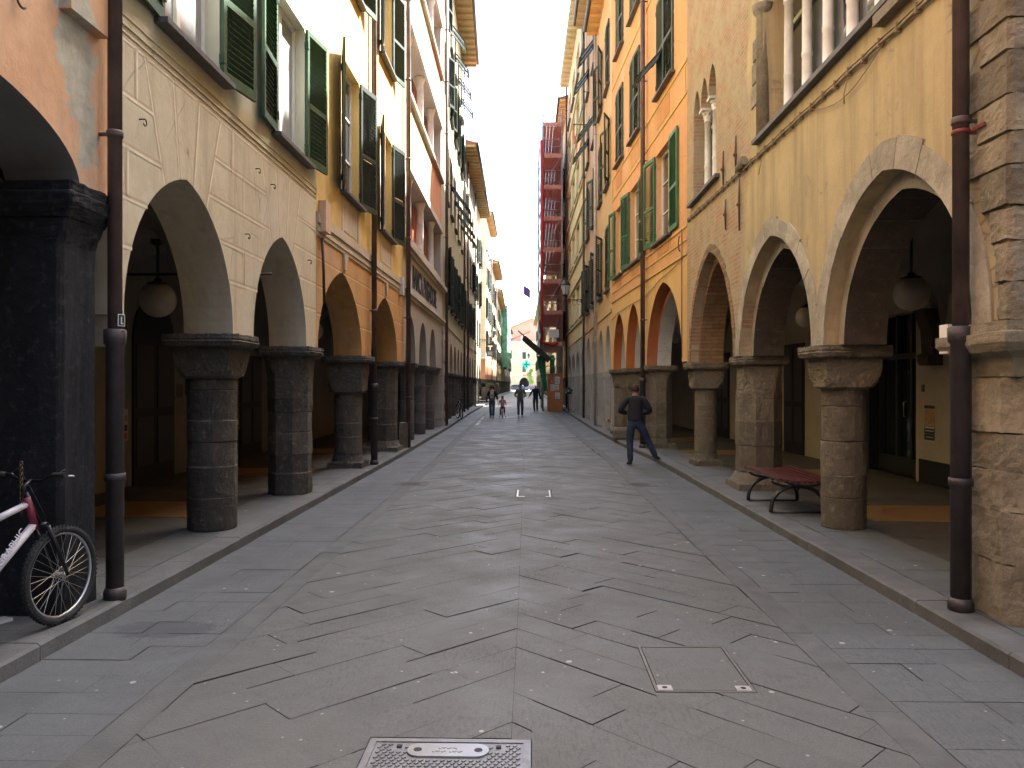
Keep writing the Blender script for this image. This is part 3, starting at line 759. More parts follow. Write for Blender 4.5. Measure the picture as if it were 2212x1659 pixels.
wall(b, 2.3, ar, [], P_ochre, top=4.07); wall(b, 4.07, [], [rect(*q) for q in [W3, W4]+up], P_yellow, name='upper_wall')
mb = MB()
for i, (a, c, p_) in enumerate(((4.04, 4.10, .02), (4.105, 4.17, .035), (4.175, 4.23, .025), (4.235, 4.31, .05), (4.315, 4.40, .035))): mb.box(0.002, b.L-.002, -p_, -.0015, a, c)
for c in (ar[0][0]+.15, ar[1][0]+.1):
    mb.add([(c-.13, -.04, 4.04), (c+.13, -.04, 4.04), (c+.06, -.03, 3.76), (c-.06, -.03, 3.76), (c-.13, -.001, 4.04), (c+.13, -.001, 4.04), (c+.06, -.001, 3.76), (c-.06, -.001, 3.76)], [(0, 1, 2, 3), (0, 4, 5, 1), (1, 5, 6, 2), (2, 6, 7, 3), (3, 7, 4, 0)])
for q in (W3, W4):
    mb.box(q[0]+.02, q[0]+.14, -.012, -.001, 4.41, q[2]-.07); mb.box(q[1]-.14, q[1]-.02, -.012, -.001, 4.41, q[2]-.07); mb.box(q[0]+.17, q[1]-.17, -.008, -.001, 4.46, q[2]-.1)
mb.build('moulding', M_cornpaint, b.root)
jb = MB(); ashlar(b, jb, ar, [2.84, 3.27, 3.70], 4.0, (.0, .0), .02, b.L-.02, 9)
M_lt2 = simple('light_ochre_joint', (.72, .47, .22), .9, var=.1); M_dk2 = simple('dark_ochre_joint', (.42, .22, .09), .9, var=.1)
jb.build('painted_joints', [M_lt2, M_dk2], b.root)
window(b, *W3, M_greend, a0=165, a1=166); window(b, *W4, M_greend, a0=166, a1=166)
for q in up: window(b, *q, M_greeng, a0=166, a1=166)
column(b, b.t(15.55), 'round', .27, 2.3, M_dstone, d=.33, capw=.46, base=True)
column(b, b.t(19.35), 'oct', .34, 2.3, M_dstone, d=.36, capw=.46, base=True)
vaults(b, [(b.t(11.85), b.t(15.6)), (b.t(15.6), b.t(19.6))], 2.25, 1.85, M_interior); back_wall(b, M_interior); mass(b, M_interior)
downpipe(b, b.t(15.98), -.10, KH, 16.9, .055, M_pipe, castz=1.75)
mb = MB(); mb.tube([(.16, -.05, 4.02), (.17, -.07, 3.5), (.24, -.06, 3.02)], .022, 8); mb.build('iron_anchor', M_iron, b.root)
mb = MB(); mb.box(.12, .42, -.12, -.001, 4.12, 4.60); mb.build('junction_box', simple('pink_box', (.60, .40, .28), .7, var=.1), b.root)
mb = MB(); mb.box(b.L-.75, b.L-.5, -.1, -.001, 3.98, 4.42); mb.build('junction_box', simple('white_box', (.62, .58, .5), .6, var=.1), b.root)

# ---- bank
P_bank = plaster('bank_grey_plaster', (.46, .43, .36), (.42, .39, .33), seed=8, amt=.25)
P_bank2 = plaster('bank_beige_render', (.60, .54, .44), seed=8.3, amt=.15); P_bpan = plaster('bank_salmon_panel', (.62, .27, .14), seed=8.6, amt=.1); P_bpan2 = plaster('bank_yellow_panel', (.66, .58, .34), seed=8.8, amt=.1)
b = Bld('bank_building', 'grey and beige bank building with ribbon windows between white round columns', -1, 20.31, 31.2, 21.4)
ar = [(b.t(21.62), 1.0, 2.35, 1.30, .05), (b.t(24.42), 1.0, 2.35, 1.30, .05), (b.t(27.2), 1.0, 2.35, 1.30, .05)]
bands = [(5.62, 7.5), (9.5, 11.5), (13.45, 15.4), (17.3, 19.2)]
wa, wb = b.t(20.9), b.t(30.0)
ar.append((b.t(29.65), .62, 2.35, 1.05, .05))
wall(b, 2.35, ar[:3], [rect(wa, wb, a, c) for a, c in bands], P_bank)
cm = MB(); cm.box(0.001, b.L, -.10, -.001, 4.16, 4.24); cm.box(0.001, b.L, -.05, -.001, 4.06, 4.16); cm.box(0.001, b.L-.002, -.16, -.001, 5.36, 5.50); cm.box(.001, b.L, -.09, -.001, 5.26, 5.36)
for k, (a, c) in enumerate(bands): cm.box(wa-.15, wb+.15, -.08, -.002, c+.0, c+.2, 0); cm.box(wa-.1, wb+.1, -.14, -.002, a-.10, a-.002, 0)
cm.build('cornice', P_bank2, b.root)
sp = MB()
for k in range(3):
    a, c = bands[k][1]+.2, bands[k+1][0]-.1; mid = wa+(wb-wa)*.60
    sp.box(wa, mid, -.02, -.003, a+.0, c-.0, 1); sp.box(mid+.002, wb, -.02, -.003, a, c, 0)
sp.build('spandrel_panel', [P_bpan, P_bpan2], b.root)
M_redwood = simple('red_brown_timber', (.34, .085, .035), .5, var=.2)
for k, (a, c) in enumerate(bands):
    fr = MB(); fr.box(wa, wb, .42, .50, a+.01, a+.12); fr.box(wa, wb, .42, .50, c-.12, c-.01)
    nn = 9
    for i in range(nn+1): x = wa+(wb-wa)*i/nn; fr.box(max(wa, x-.05), min(wb, x+.05), .41, .51, a+.12, c-.12)
    for i in (1, 4, 7): x = wa+(wb-wa)*i/nn; fr.box(x+.05, x+(wb-wa)/nn-.05, .40, .44, a+.12, c-.12)
    fo = fr.build('window', M_redwood, b.root)
    g = MB(); g.box(wa, wb, .515, .525, a+.02, c-.02); g.build('pane', M_glass, fo)
for k, (a, c) in enumerate(bands):
    for yy in (22.05, 24.95, 27.9):
        m_ = MB(); m_.lathe([(.13, a), (.125, a+.08), (.115, a+.12), (.105, c-.22), (.13, c-.2), (.14, c-.14), (.17, c-.06), (.18, c)], 20, (b.t(yy), .16)); m_.build('window_column', M_marble, b.root)
for yy, rr_ in ((23.02, .24), (25.80, .24), (28.45, .24)): column(b, b.t(yy), 'round', rr_, 2.35, stone('bank_column_stone', (.15, .145, .135), spots=(.25, .24, .22), bump=.3), d=.33, capw=.32, cap_h=.12)
pl = MB()
for i in range(14): pl.box(b.t(30.35)-(.03 if i % 2 else 0), b.L-.02, -.05 if i % 2 else -.03, .5, KH+i*.28+.004, KH+(i+1)*.28-.004)
pl.build('pilaster', P_bank, b.root)
pr = MB(); pr.box(b.t(28.3), b.t(30.34), .0, .5, KH, 2.349); 
MB().box(b.t(20.6), b.t(30.3), -.014, -.0015, 4.245, 5.255).build('fascia', plaster('fascia_render', (.62, .59, .51), seed=8.9, amt=.1), b.root)
tm = textmesh('BANCA PASSADORE', .88, .006, simple('sign_black', (.012, .012, .014), .9), True)
xs = [v_.co.x for v_ in tm.vertices]; wd = max(xs)-min(xs)
to = place(tm, 'sign_lettering', b.root, (b.t(24.95), -.03, 4.72), (R(90), 0, 0)); to.scale = (6.3/wd, 1.0, 1)
vaults(b, [(b.t(19.8), b.t(23.0)), (b.t(23.0), b.t(25.8)), (b.t(25.8), b.t(28.5)), (b.t(28.5), b.L)], 2.3, 1.7, M_interior); back_wall(b, M_interior); mass(b, P_bank2); roof(b, .6, P_bank2)
downpipe(b, b.t(20.25), -.13, KH, 21, .06, M_pipe); downpipe(b, b.t(31.05), -.13, KH, 21, .06, M_pipe)
mb = MB(); mb.box(b.t(20.15), b.t(20.5), -.12, .1, KH, .75); mb.build('plinth_block', M_bstone, b.root)

# ---- generic further buildings
def generic(name, label, side, y0, y1, H, pmat, smat, floors, nwin, ww, arches, over=.7, under=None, zb=2.25, lowmat=None, colmat=None, pierstyle='col', hz=1.35, states=None, gutter=True, pipes=(), pm=None, vmat=None, rise_k=.1, wallmat2=None, zsplit=4.2):
    b = Bld(name, label, side, y0, y1, H); L = b.L
    na = arches; wbay = L/na if na else L
    ar = [(wbay*(i+.5), wbay/2-.33, zb, hz, rise_k) for i in range(na)]
    hs = []; ws = []
    for fi, (z0, h) in enumerate(floors):
        for i in range(nwin):
            c = L*(i+.5)/nwin; q = (c-ww/2, c+ww/2, z0, z0+h); hs.append(rect(*q)); ws.append((fi, i, q))
    zsp = zsplit
    wall(b, zb if na else 0, ar, [], [lowmat or pmat, vmat or lowmat or pmat], top=zsp, side_mi=1); wall(b, zsp, [], hs, pmat, name='upper_wall')
    mb = MB(); mb.box(.002, L-.002, -.035, -.0015, zsp-.05, zsp+.06); mb.build('string_course', wallmat2 or pmat, b.root)
    for fi, i, q in ws:
        st = states(fi, i) if states else ('o' if random.random() < .55 else 'c')
        if st == 'f': window(b, *q, smat, flap='all', nz=2)
        elif st == 'c': window(b, *q, smat, a0=2, a1=2, nz=2, rec=.10)
        elif st == 'n': window(b, *q, None, nz=2)
        elif st == 'h': window(b, *q, smat, a0=95, a1=165, nz=2)
        else: window(b, *q, smat, a0=random.uniform(155, 176), a1=random.uniform(155, 176), nz=2)
    if na:
        for i in range(na+1):
            s_ = wbay*i; lo = max(0.0, s_-.30); hi = min(L, s_+.30)
            if pierstyle == 'col':
                if i == 0 and side < 0 or i == na and side > 0: continue
                column(b, min(max(s_, .27), L-.27), 'round' if i % 2 else 'oct', .25, zb, colmat or M_dstone, capw=.34, cap_h=.35)
            else: pier(b, lo, hi, zb, *pierstyle)
        vaults(b, [(wbay*i, wbay*(i+1)) for i in range(na)], zb-.05, 1.75, vmat or M_interior); back_wall(b, M_interior)
    mass(b, pmat)
    roof(b, over, under or pmat, gutter=gutter)
    for yy in pipes: downpipe(b, b.sy(yy), -.12, KH, H-.2, .055, pm or M_pipe)
    return b
U_tan = plaster('tan_eave_timber', (.62, .46, .26), seed=11, amt=.3)
P_l4 = plaster('olive_yellow_plaster', (.56, .49, .29), (.52, .45, .27), seed=12, amt=.2)
P_l5 = plaster('warm_tan_plaster', (.60, .45, .27), seed=13, amt=.4); P_l6 = plaster('pale_ochre_plaster', (.66, .52, .32), seed=14)
P_l7 = plaster('cream_plaster', (.68, .60, .42), seed=15, amt=.2); P_l8 = plaster('apricot_plaster', (.64, .44, .26), seed=16); P_l9 = plaster('straw_plaster', (.66, .56, .34), seed=17)
generic('olive_building', 'olive yellow building past the bank with awning shutters and a wide tan eave', -1, 31.21, 46.4, 20.6, P_l4, M_greend,
        [(4.95, 2.3), (9.3, 2.6), (13.6, 2.1), (16.8, 2.1)], 5, 1.25, 5, over=.85, under=U_tan, lowmat=P_l6,
        states=lambda f, i: 'f' if (f == 1 or (f == 3)) and i > 0 else ('c' if f == 1 else 'o'), pipes=(46.2,))
generic('tan_building', 'narrow warm tan building with dark shutters left of the wall lantern', -1, 46.41, 57.5, 15.9, P_l5, M_greend, [(5.0, 2.0), (8.3, 2.0), (11.6, 1.9)], 4, 1.05, 4, over=.8, under=U_tan, pipes=(49.5, 57.3))
generic('pale_ochre_building', 'pale ochre building ending at the side street on the left', -1, 57.51, 66.5, 15.9, P_l6, M_greend, [(4.8, 2.0), (8.1, 2.0), (11.4, 1.9)], 3, 1.05, 3, over=.75, under=U_tan)
generic('cream_corner_building', 'sunlit cream corner building beyond the side street with green shutters', -1, 76, 88, 18.3, P_l7, M_greeng, [(5.0, 2.0), (8.3, 2.0), (11.6, 2.0), (14.9, 2)], 4, 1.1, 4, over=.65, under=U_tan, lowmat=plaster('brick_red_plaster', (.48, .22, .11), seed=18), pipes=(87.8,))
generic('apricot_building', 'apricot building far down the left side with a short tan eave', -1, 88.01, 103, 15.4, P_l8, M_greend, [(4.8, 2.0), (8.1, 2.0), (11.4, 1.9)], 5, 1.05, 5, over=.8, under=U_tan, pipes=(102.8,))
generic('straw_building', 'straw yellow building far down the left side near the green net', -1, 103.01, 130, 14.0, P_l9, M_greeng, [(4.6, 1.9), (7.7, 1.9), (10.7, 1.9)], 8, 1.05, 8, over=.7, under=U_tan)
generic('grey_far_building', 'last building on the left before the sunlit square', -1, 150, 185, 13.5, plaster('stone_grey_plaster', (.42, .38, .32), seed=19), M_greend, [(4.6, 1.9), (7.7, 1.9), (10.4, 1.8)], 9, 1.05, 9, over=.5)
nb = generic('netted_building', 'far left building wrapped in green scaffold netting', -1, 130.01, 149.5, 14.6, P_l9, M_greend, [(4.6, 1.9), (7.7, 1.9), (10.7, 1.9)], 4, 1.05, 4, over=.9)
M_gnet = simple('green_net', (.13, .30, .20), .9, var=.45, nscale=1.5)
mb = MB(); NX = 30
for i in range(NX):
    for j in range(20):
        x0_, x1_ = 19.0*i/NX, 19.0*(i+1)/NX; z0_, z1_ = 4.5+10*j/20, 4.5+10*(j+1)/20
        fn = lambda x, z: -1.0+.08*math.sin(x*3.1+z)+.05*math.sin(z*4)
        mb.add([(x0_, fn(x0_, z0_), z0_), (x1_, fn(x1_, z0_), z0_), (x1_, fn(x1_, z1_), z1_), (x0_, fn(x0_, z1_), z1_)], [(0, 1, 2, 3)], 0, None, True)
mb.box(0.0, .03, -1.0, -.0, 4.5, 14.5)
mb.build('safety_net', M_gnet, nb.root)

# ================================================================== RIGHT SIDE
# ---- stone and plaster corner building with gothic windows
t = NT('stone_house_wall'); X, Y_, Z = t.sep()
ochre = t.mix(t.ramp(t.noise(.7, 6, None, .65), .35, .65), (.52, .405, .225), (.41, .325, .185))
run = t.noise(1.5, 6, t.mapping(scale=(2.6, 2.6, .2)), .7); ochre = t.mix(t.ramp(run, .46, .70, 0, .8), ochre, (.25, .20, .125))
ochre = t.mix(t.ramp(t.noise(9, 6, None, .75), .5, .8, 0, .35), ochre, (.30, .22, .12))
br = t.n.new('ShaderNodeTexBrick'); t.l.new(t.comb(X, Z, 0), br.inputs['Vector']); br.inputs['Scale'].default_value = 1
br.inputs['Brick Width'].default_value = .26; br.inputs['Row Height'].default_value = .072; br.inputs['Mortar Size'].default_value = .010; br.inputs['Mortar Smooth'].default_value = .4
br.inputs['Color1'].default_value = (.40, .20, .11, 1); br.inputs['Color2'].default_value = (.30, .20, .12, 1); br.inputs['Mortar'].default_value = (.40, .34, .23, 1)
brick = t.mix(t.ramp(t.noise(1.7, 7, None, .8), .42, .54, 0, .92), br.outputs['Color'], t.mix(t.noise(9, 5), (.30, .24, .15), (.48, .40, .27)))
bl = t.n.new('ShaderNodeTexVoronoi'); bl.feature = 'DISTANCE_TO_EDGE'; t.l.new(t.mapping(scale=(3.0, 1, 5.2), src=t.mix(.05, t.tc, t.noise(3))), bl.inputs['Vector']); bl.inputs['Scale'].default_value = 1
joint = t.ramp(bl.outputs['Distance'], .0, .07, 1, 0)
rub = t.mix(joint, t.mix(t.ramp(t.noise(1.7, 5), .4, .6), (.40, .33, .22), (.30, .25, .17)), (.20, .16, .10))
# local x grows towards the camera
edge = t.math('ADD', X, t.math('MULTIPLY', t.math('SUBTRACT', t.noise(.8, 5, None, .6), .5), 1.9))
mB = t.ramp(edge, 4.3, 4.55, 1, 0); mR = t.ramp(edge, 10.15, 10.35, 0, 1)
col = t.mix(mB, ochre, brick); col = t.mix(mR, col, rub)
pm_ = t.ramp(t.noise(1.1, 6, t.mapping(loc=(7, 1, 3)), .7), .60, .64); col = t.mix(t.math('MULTIPLY', pm_, .6), col, rub)
nbm = t.bump(t.math('MULTIPLY', br.outputs['Fac'], mB), -.6, .02); nbm = t.bump(t.math('MULTIPLY', joint, mR), -.8, .03, nbm)
nbm = t.bump(t.noise(30, 7, None, .75), .35, .02, nbm)
M_house = t.done(col, .92, nbm, .15)
t = NT('brick_soffit'); X, Y_, Z = t.sep()
br = t.n.new('ShaderNodeTexBrick'); t.l.new(t.comb(Y_, Z, 0), br.inputs['Vector']); br.inputs['Scale'].default_value = 1
br.inputs['Brick Width'].default_value = .25; br.inputs['Row Height'].default_value = .075; br.inputs['Mortar Size'].default_value = .012
br.inputs['Color1'].default_value = (.36, .18, .08, 1); br.inputs['Color2'].default_value = (.22, .12, .065, 1); br.inputs['Mortar'].default_value = (.14, .11, .08, 1)
cb_ = t.mix(t.ramp(t.noise(4, 6, None, .7), .4, .7, 0, .6), br.outputs['Color'], (.30, .22, .13)); M_brks = t.done(cb_, .9, t.bump(br.outputs['Fac'], -.7, .03), .15)

b = Bld('gothic_stone_building', 'ochre and brick medieval building on the right with marble columned gothic windows', 1, 5.4, 16.3, 17.0)
def SY(y): return b.sy(y)
zs = 2.18
A_ = (SY(7.28), 1.46, zs, 1.52, .26); B_ = (SY(10.66), 1.54, zs, 1.56, .28); C_ = (SY(14.28), 1.66, zs, 1.95, .32)
def lancets(xa, xb, n, zsill, zsp, rise):
    pts = [(xa, zsill)]; w_ = (xb-xa)/n
    top = []
    for i in range(n):
        c = xa+w_*(i+.5); top += arch_pts(c, w_/2-.035, zsp, rise, .55, 12)
    return [(xa, zsill)]+top+[(xb, zsill)] if False else [(xb, zsill)]+top[::-1]+[(xa, zsill)]
mf = lancets(SY(11.05), SY(6.3), 7, 5.22, 6.95, .62); tf = lancets(SY(15.7), SY(13.76), 3, 5.36, 6.95, .50)
wall(b, zs, [A_, B_, C_], [mf, tf], M_house, thick=.34)
# inner order of the arches carries the wall thickness
for (c, a, z0, h, k), mt, wds in ((A_, M_ring, .27), (B_, M_ring, .24), (C_, M_house, .16)):
    ring(b, c, a-.13, z0, h-.17, k, .165, .16, .62, M_ring if mt is M_ring else M_brks, 11, name='inner_arch', irr=.004, soffit=M_shaded if mt is M_ring else M_brks)
    if mt is M_ring: ring(b, c, a+.001, z0, h, k, wds, -.018, -.001, M_ring, 11)
    else: ring(b, c, a+.001, z0, h, k, wds, -.012, -.001, M_brks, 25)
bk = MB(); bk.box(0, b.L, .341, .62, 4.2, b.H); bk.build('backing_wall', M_interior, b.root)
def mcol(x, z0, z1, d=.14, r=.062):
    m_ = MB(); m_.lathe([(.095, z0), (.095, z0+.04), (.075, z0+.06), (.088, z0+.085), (r, z0+.11), (r*.95, z0+(z1-z0)*.3), (r*1.06, z0+(z1-z0)*.31), (r*1.06, z0+(z1-z0)*.33), (r*.95, z0+(z1-z0)*.34), (r*.92, z1-.24), (r*1.1, z1-.235), (r*1.1, z1-.215), (r*.95, z1-.21), (r*1.35, z1-.13), (r*1.15, z1-.11), (r*1.9, z1-.05)], 18, (x, d))
    for k in range(8):
        a = k*math.pi/4; m_.sphere((x+.085*math.cos(a), d+.085*math.sin(a), z1-.09), .022, 6, 4); m_.sphere((x+.065*math.cos(a+.4), d+.065*math.sin(a+.4), z1-.16), .018, 6, 4)
    m_.box(x-.12, x+.12, d-.14, d+.14, z1-.05, z1); m_.build('window_column', M_marble, b.root)
w7 = (SY(6.3)-SY(11.05))/7
for i in range(1, 7): mcol(SY(11.05)+w7*i, 5.22, 6.96)
w3_ = (SY(13.76)-SY(15.7))/3
for i in (1, 2): mcol(SY(15.7)+w3_*i, 5.36, 6.96)
for (xa, xb, za, zb_) in ((SY(11.05), SY(6.3), 5.22, 7.6), (SY(15.7), SY(13.76), 5.36, 7.5)):
    n = 6 if xb-xa > 3 else 3
    fr = MB()
    for i in range(n+1): x = xa+(xb-xa)*i/n; fr.box(x-.035, x+.035, .285, .325, za, zb_)
    fr.box(xa, xb, .286, .324, za, za+.08); fr.box(xa, xb, .286, .324, za+1.35, za+1.41)
    fo = fr.build('window', simple('olive_frame', (.33, .34, .22), .5), b.root); g = MB(); g.box(xa, xb, .33, .338, za, zb_); g.build('pane', M_glass, fo)
    s2 = MB(); s2.box(xa-.25, xb+.25, -.09, .0-.001, za-.07, za-.012); s2.box(xa+.002, xb-.002, -.001, .30, za-.012, za-.001); s2.build('sill', M_slate, fo)
# stone jamb left of the large window
mb = MB(); mb.lathe([(.10, 5.22), (.10, 6.9), (.14, 6.96), (.16, 7.05)], 12, (SY(11.12), .03))
for k in range(3): mb.box(SY(11.15)-.42+.05*k, SY(11.15)-.02, -.02, -.001, 5.75+k*.32, 6.04+k*.32)
mb.build('window_jamb', M_rstone, b.root)
column(b, SY(9.13), 'round', .245, zs, M_bstone, d=.36, capw=.41, cap_h=.34)
column(b, SY(12.56), 'oct', .33, zs, M_bstone, d=.38, capw=.38, cap_h=.5, base=True)
column(b, SY(16.1), 'round', .22, zs, M_bstone, d=.33, capw=.40, cap_h=.40, base=True)
MB().box(SY(6.12), SY(6.0), -.1, .12, 1.98, 2.20).build('capital_stub', M_white, b.root)
# corner pier of rough blocks
mb = MB(); z = KH
while z < 1.78:
    dz = random.uniform(.26, .42)
    if 1.80-z-dz < .15: dz = 1.80-z
    e = random.uniform(-.012, .012); c0_, c1_ = SY(6.0)-e, b.L+.02
    mb.loft([[(c0_, .10, zz), (c0_+.10, e, zz), (c1_-.10, e, zz), (c1_+e, .10, zz), (c1_+e, .85, zz), (c0_, .85, zz)] for zz in (z+.004, z+dz-.004)], smooth=False); z += dz
mb.build('pier', M_rstone, b.root)
mb = MB(); c0_, c1_ = SY(6.02), b.L+.03
mb.loft([[(c0_+a_, -.0+a_, z_), (c1_-a_, -.0+a_, z_), (c1_-a_, .9, z_), (c0_+a_, .9, z_)] for a_, z_ in ((.02, 1.801), (.0, 1.93), (-.08, 1.97), (-.12, 2.03), (-.12, 2.10), (-.09, 2.105), (-.09, 2.176))], smooth=False); mb.build('pier_capital', M_rstone, b.root)
# quoins of the corner and end wall
mb = MB(); z = zs; k = 0
while z < b.H-.1:
    dz = random.uniform(.2, .38); ln = .30 if k % 2 else .52; e = random.uniform(.0, .02)
    ca_, aa_, z0_, ha_, ka_ = A_; zz_ = z+dz; lim = 9.
    if z < z0_+ha_+.30:
        xr = max([x_ for x_, zr in arch_pts(ca_, aa_, z0_, ha_, ka_, 40, .29) if zr >= z-.02] or [0]); lim = max(.06, b.L-xr-.02)
    sk = [random.uniform(-.02, .02) for _ in range(4)]; xl = b.L-min(ln+random.uniform(0, .06), lim)
    mb.add([(xl, -.02-e+.03, z+.004), (xl+.02, -.02-e, z+.012), (b.L+e, -.02-e, z+.012+sk[0]*.4), (b.L+.03+e, .01, z+.004), (b.L+.03+e, .55, z+.004), (xl, .55, z+.004),
            (xl, -.02-e+.03, z+dz-.004), (xl+.02, -.02-e, z+dz-.012), (b.L+e+sk[1]*.5, -.02-e+sk[2]*.3, z+dz-.014), (b.L+.03+e, .01, z+dz-.004), (b.L+.03+e, .55, z+dz-.004), (xl, .55, z+dz-.004)],
           [(0, 1, 7, 6), (1, 2, 8, 7), (2, 3, 9, 8), (3, 4, 10, 9), (6, 7, 8, 9, 10, 11), (0, 5, 4, 3, 2, 1)]); z += dz; k += 1
mb.build('quoins', M_rstone, b.root)
mb = MB()
z = zs
while z < b.H-.1:
    dz = random.uniform(.24, .4); d_ = .552
    while d_ < 9.4:
        ln = random.uniform(.35, .8); e = random.uniform(0, .02); mb.box(b.L-.3, b.L+.01+e, d_+.004, min(d_+ln, 9.5), z+.003, z+dz-.003); d_ += ln
    z += dz
mb.build('end_wall', M_rstone, b.root)
vaults(b, [(SY(16.2), SY(12.6)), (SY(12.6), SY(9.1)), (SY(9.1), SY(5.6))], 2.15, 1.95, plaster('arcade_grey_plaster', (.24, .23, .205), amt=.2, seed=21), depth=2.75, d0=.62)
mass(b, M_interior, low=4.5, depth=3.3)
# arcade back wall with openings
bw = MB(); D = 3.3
for (ya, yb, mi) in ((5.4, 12.05, 0), (13.38, 13.5, 0), (15.35, 15.6, 1), (12.05, 13.38, 0)):
    bw.box(SY(yb), SY(ya), D, D+.49, KH-.02, 4.3, mi)
bw.box(SY(16.3), SY(13.5), D, D+.49, 3.0, 4.3, 0); bw.box(SY(16.3), SY(16.0), D, D+.49, KH-.02, 3.0, 0)
bw.box(SY(13.38), SY(12.05), D-.012, D-.001, KH, .5, 1)
bw.build('arcade_back_wall', [M_cream, M_black], b.root)
sf = MB()
for x in (SY(15.3), SY(14.6), SY(14.05), SY(13.55)): sf.box(x-.035, x+.035, D+.18, D+.26, KH, 3.0)
sf.box(SY(15.3), SY(13.5), D+.181, D+.259, KH, .42); sf.box(SY(15.3), SY(13.5), D+.181, D+.259, 2.2, 2.3); so = sf.build('shop_door', simple('dark_bronze', (.03, .032, .03), .4, .3), b.root)
g = MB(); g.box(SY(16.0), SY(13.5), D+.27, D+.28, KH, 3.0); g.build('pane', M_glassd, so)
hd = MB(); hd.tube([(SY(14.2), D+.17, 1.15), (SY(14.2), D+.12, 1.17), (SY(14.2), D+.12, 1.42), (SY(14.2), D+.17, 1.44)], .012, 6); hd.build('handle', simple('steel', (.5, .5, .5), .3, .9), so)
def grille(b, xa, xb, za, zb_, d, name='lattice_grille', mat=None):
    m_ = MB(); st = .13; n = int((xb-xa+zb_-za)/st)+2
    for i in range(n):
        for sgn in (1, -1):
            x = xa-(zb_-za)+i*st if sgn > 0 else xa+i*st
            p, q = (x, za), (x+sgn*(zb_-za), zb_)
            def cl(p, q):
                t0, t1 = 0., 1.; dx = q[0]-p[0]
                for e_, s_ in ((xa, 1), (xb, -1)):
                    if abs(dx) < 1e-9: continue
                    tt = (e_-p[0])/dx
                    if s_*dx > 0: t0 = max(t0, tt)
                    else: t1 = min(t1, tt)
                return (t0, t1) if t1 > t0 else None
            r_ = cl(p, q)
            if r_: m_.tube([(p[0]+(q[0]-p[0])*r_[k], d, p[1]+(q[1]-p[1])*r_[k]) for k in (0, 1)], .007, 4, smooth=False)
    return m_.build(name, mat or simple('grille_metal', (.35, .33, .28), .4, .7), b.root)
grille(b, SY(16.25), SY(15.45), .7, 2.9, D-.06)
# corbel of a transverse arch on the cream wall
mb = MB(); prof = [(.0, 2.05), (.20, 2.05), (.24, 2.12), (.24, 2.22), (.16, 2.24), (.18, 2.6), (.30, 2.95), (.0, 2.95)]
v = [(SY(12.98), D-.002-p_, z_) for p_, z_ in prof]+[(SY(12.62), D-.002-p_, z_) for p_, z_ in prof]; n = len(prof)
mb.add(v, [tuple(range(n)), tuple(range(n, 2*n))]+[(i, (i+1) % n, n+(i+1) % n, n+i) for i in range(n)]); mb.build('corbel', M_shaded, b.root)
# poster and plates
def poster(b, x0, x1, z0, z1, d, base, blocks, name='poster'):
    m_ = MB(); m_.box(x0, x1, d-.006, d, z0, z1, 0); w_, h = x1-x0, z1-z0
    for (a, c, e, f, mi) in blocks: m_.box(x0+w_*a, x0+w_*c, d-.009, d-.006, z0+h*e, z0+h*f, mi)
    return m_.build(name, base, b.root)
pmats = [simple('poster_paper', (.40, .36, .25), .7), simple('poster_ink', (.03, .03, .03), .7), simple('poster_photo', (.35, .20, .08), .7, var=.4, nscale=20), simple('poster_red', (.45, .05, .04), .7), simple('poster_white', (.6, .6, .56), .7)]
poster(b, SY(13.22), SY(12.84), .80, 1.42, D-.002, pmats, [(.06, .94, .05, .42, 1), (.1, .9, .36, .40, 4), (.15, .85, .28, .31, 4), (.12, .88, .20, .22, 4), (.2, .8, .12, .14, 4), (.06, .94, .44, .86, 2), (.06, .94, .88, .97, 1)])
poster(b, SY(13.3), SY(13.2), 1.62, 1.74, D-.002, [M_castiron], [], 'wall_plate')
ca = MB(); pts = [(SY(5.9+.35*i), -.03+.004*math.sin(i), 4.84+.008*i-(.01 if i % 2 else 0)) for i in range(30)]
ca.tube(pts, .016, 6); ca.tube([(p[0], p[1]-.01, p[2]+.03) for p in pts], .009, 5)
for p in pts: ca.box(p[0]-.01, p[0]+.01, -.055, 0, p[2]-.035, p[2]+.05)
lo_ = [(SY(7.2+.2*i), -.03, 4.86-.18*math.sin(math.pi*i/9)) for i in range(10)]; ca.tube(lo_, .005, 5)
ca.tube([(SY(8.05), -.03, 4.84), (SY(8.08), -.05, 4.7), (SY(8.1), -.04, 4.6)], .006, 5); ca.tube([(SY(11.0), -.03, 4.86), (SY(11.02), -.05, 4.74), (SY(11.1), -.04, 4.68)], .006, 5)
ca.build('wall_cable', simple('cable_tan', (.22, .17, .10), .7), b.root)
an = MB(); rs = simple('rusty_iron', (.12, .06, .04), .8, .3, var=.3)
for y_, za, zb_ in ((13.15, 5.0, 5.62), (12.35, 5.02, 5.62), (13.0, 4.28, 4.78), (12.15, 4.1, 4.9)):
    x = SY(y_); an.tube([(x, -.03, za), (x+.01, -.04, (za+zb_)/2), (x, -.03, zb_)], [.012, .02, .01], 6); an.sphere((x, -.045, (za+zb_)/2), .035, 8, 5)
an.build('iron_anchor', rs, b.root)
mb = MB(); mb.box(SY(7.3), SY(6.6), -.10, -.001, 5.02, 5.12); mb.build('stone_bracket', M_rstone, b.root); mb = MB(); mb.lathe([(.06, 0), (.065, .3)], 10, (0, 0), 0, Matrix.Translation((SY(12.05), -.07, 5.02)) @ Matrix.Rotation(R(80), 4, 'Y')); mb.build('stone_bracket', M_rstone, b.root)
downpipe(b, SY(5.80), -.11, KH, 17, .056, M_pipe, castz=2.16)
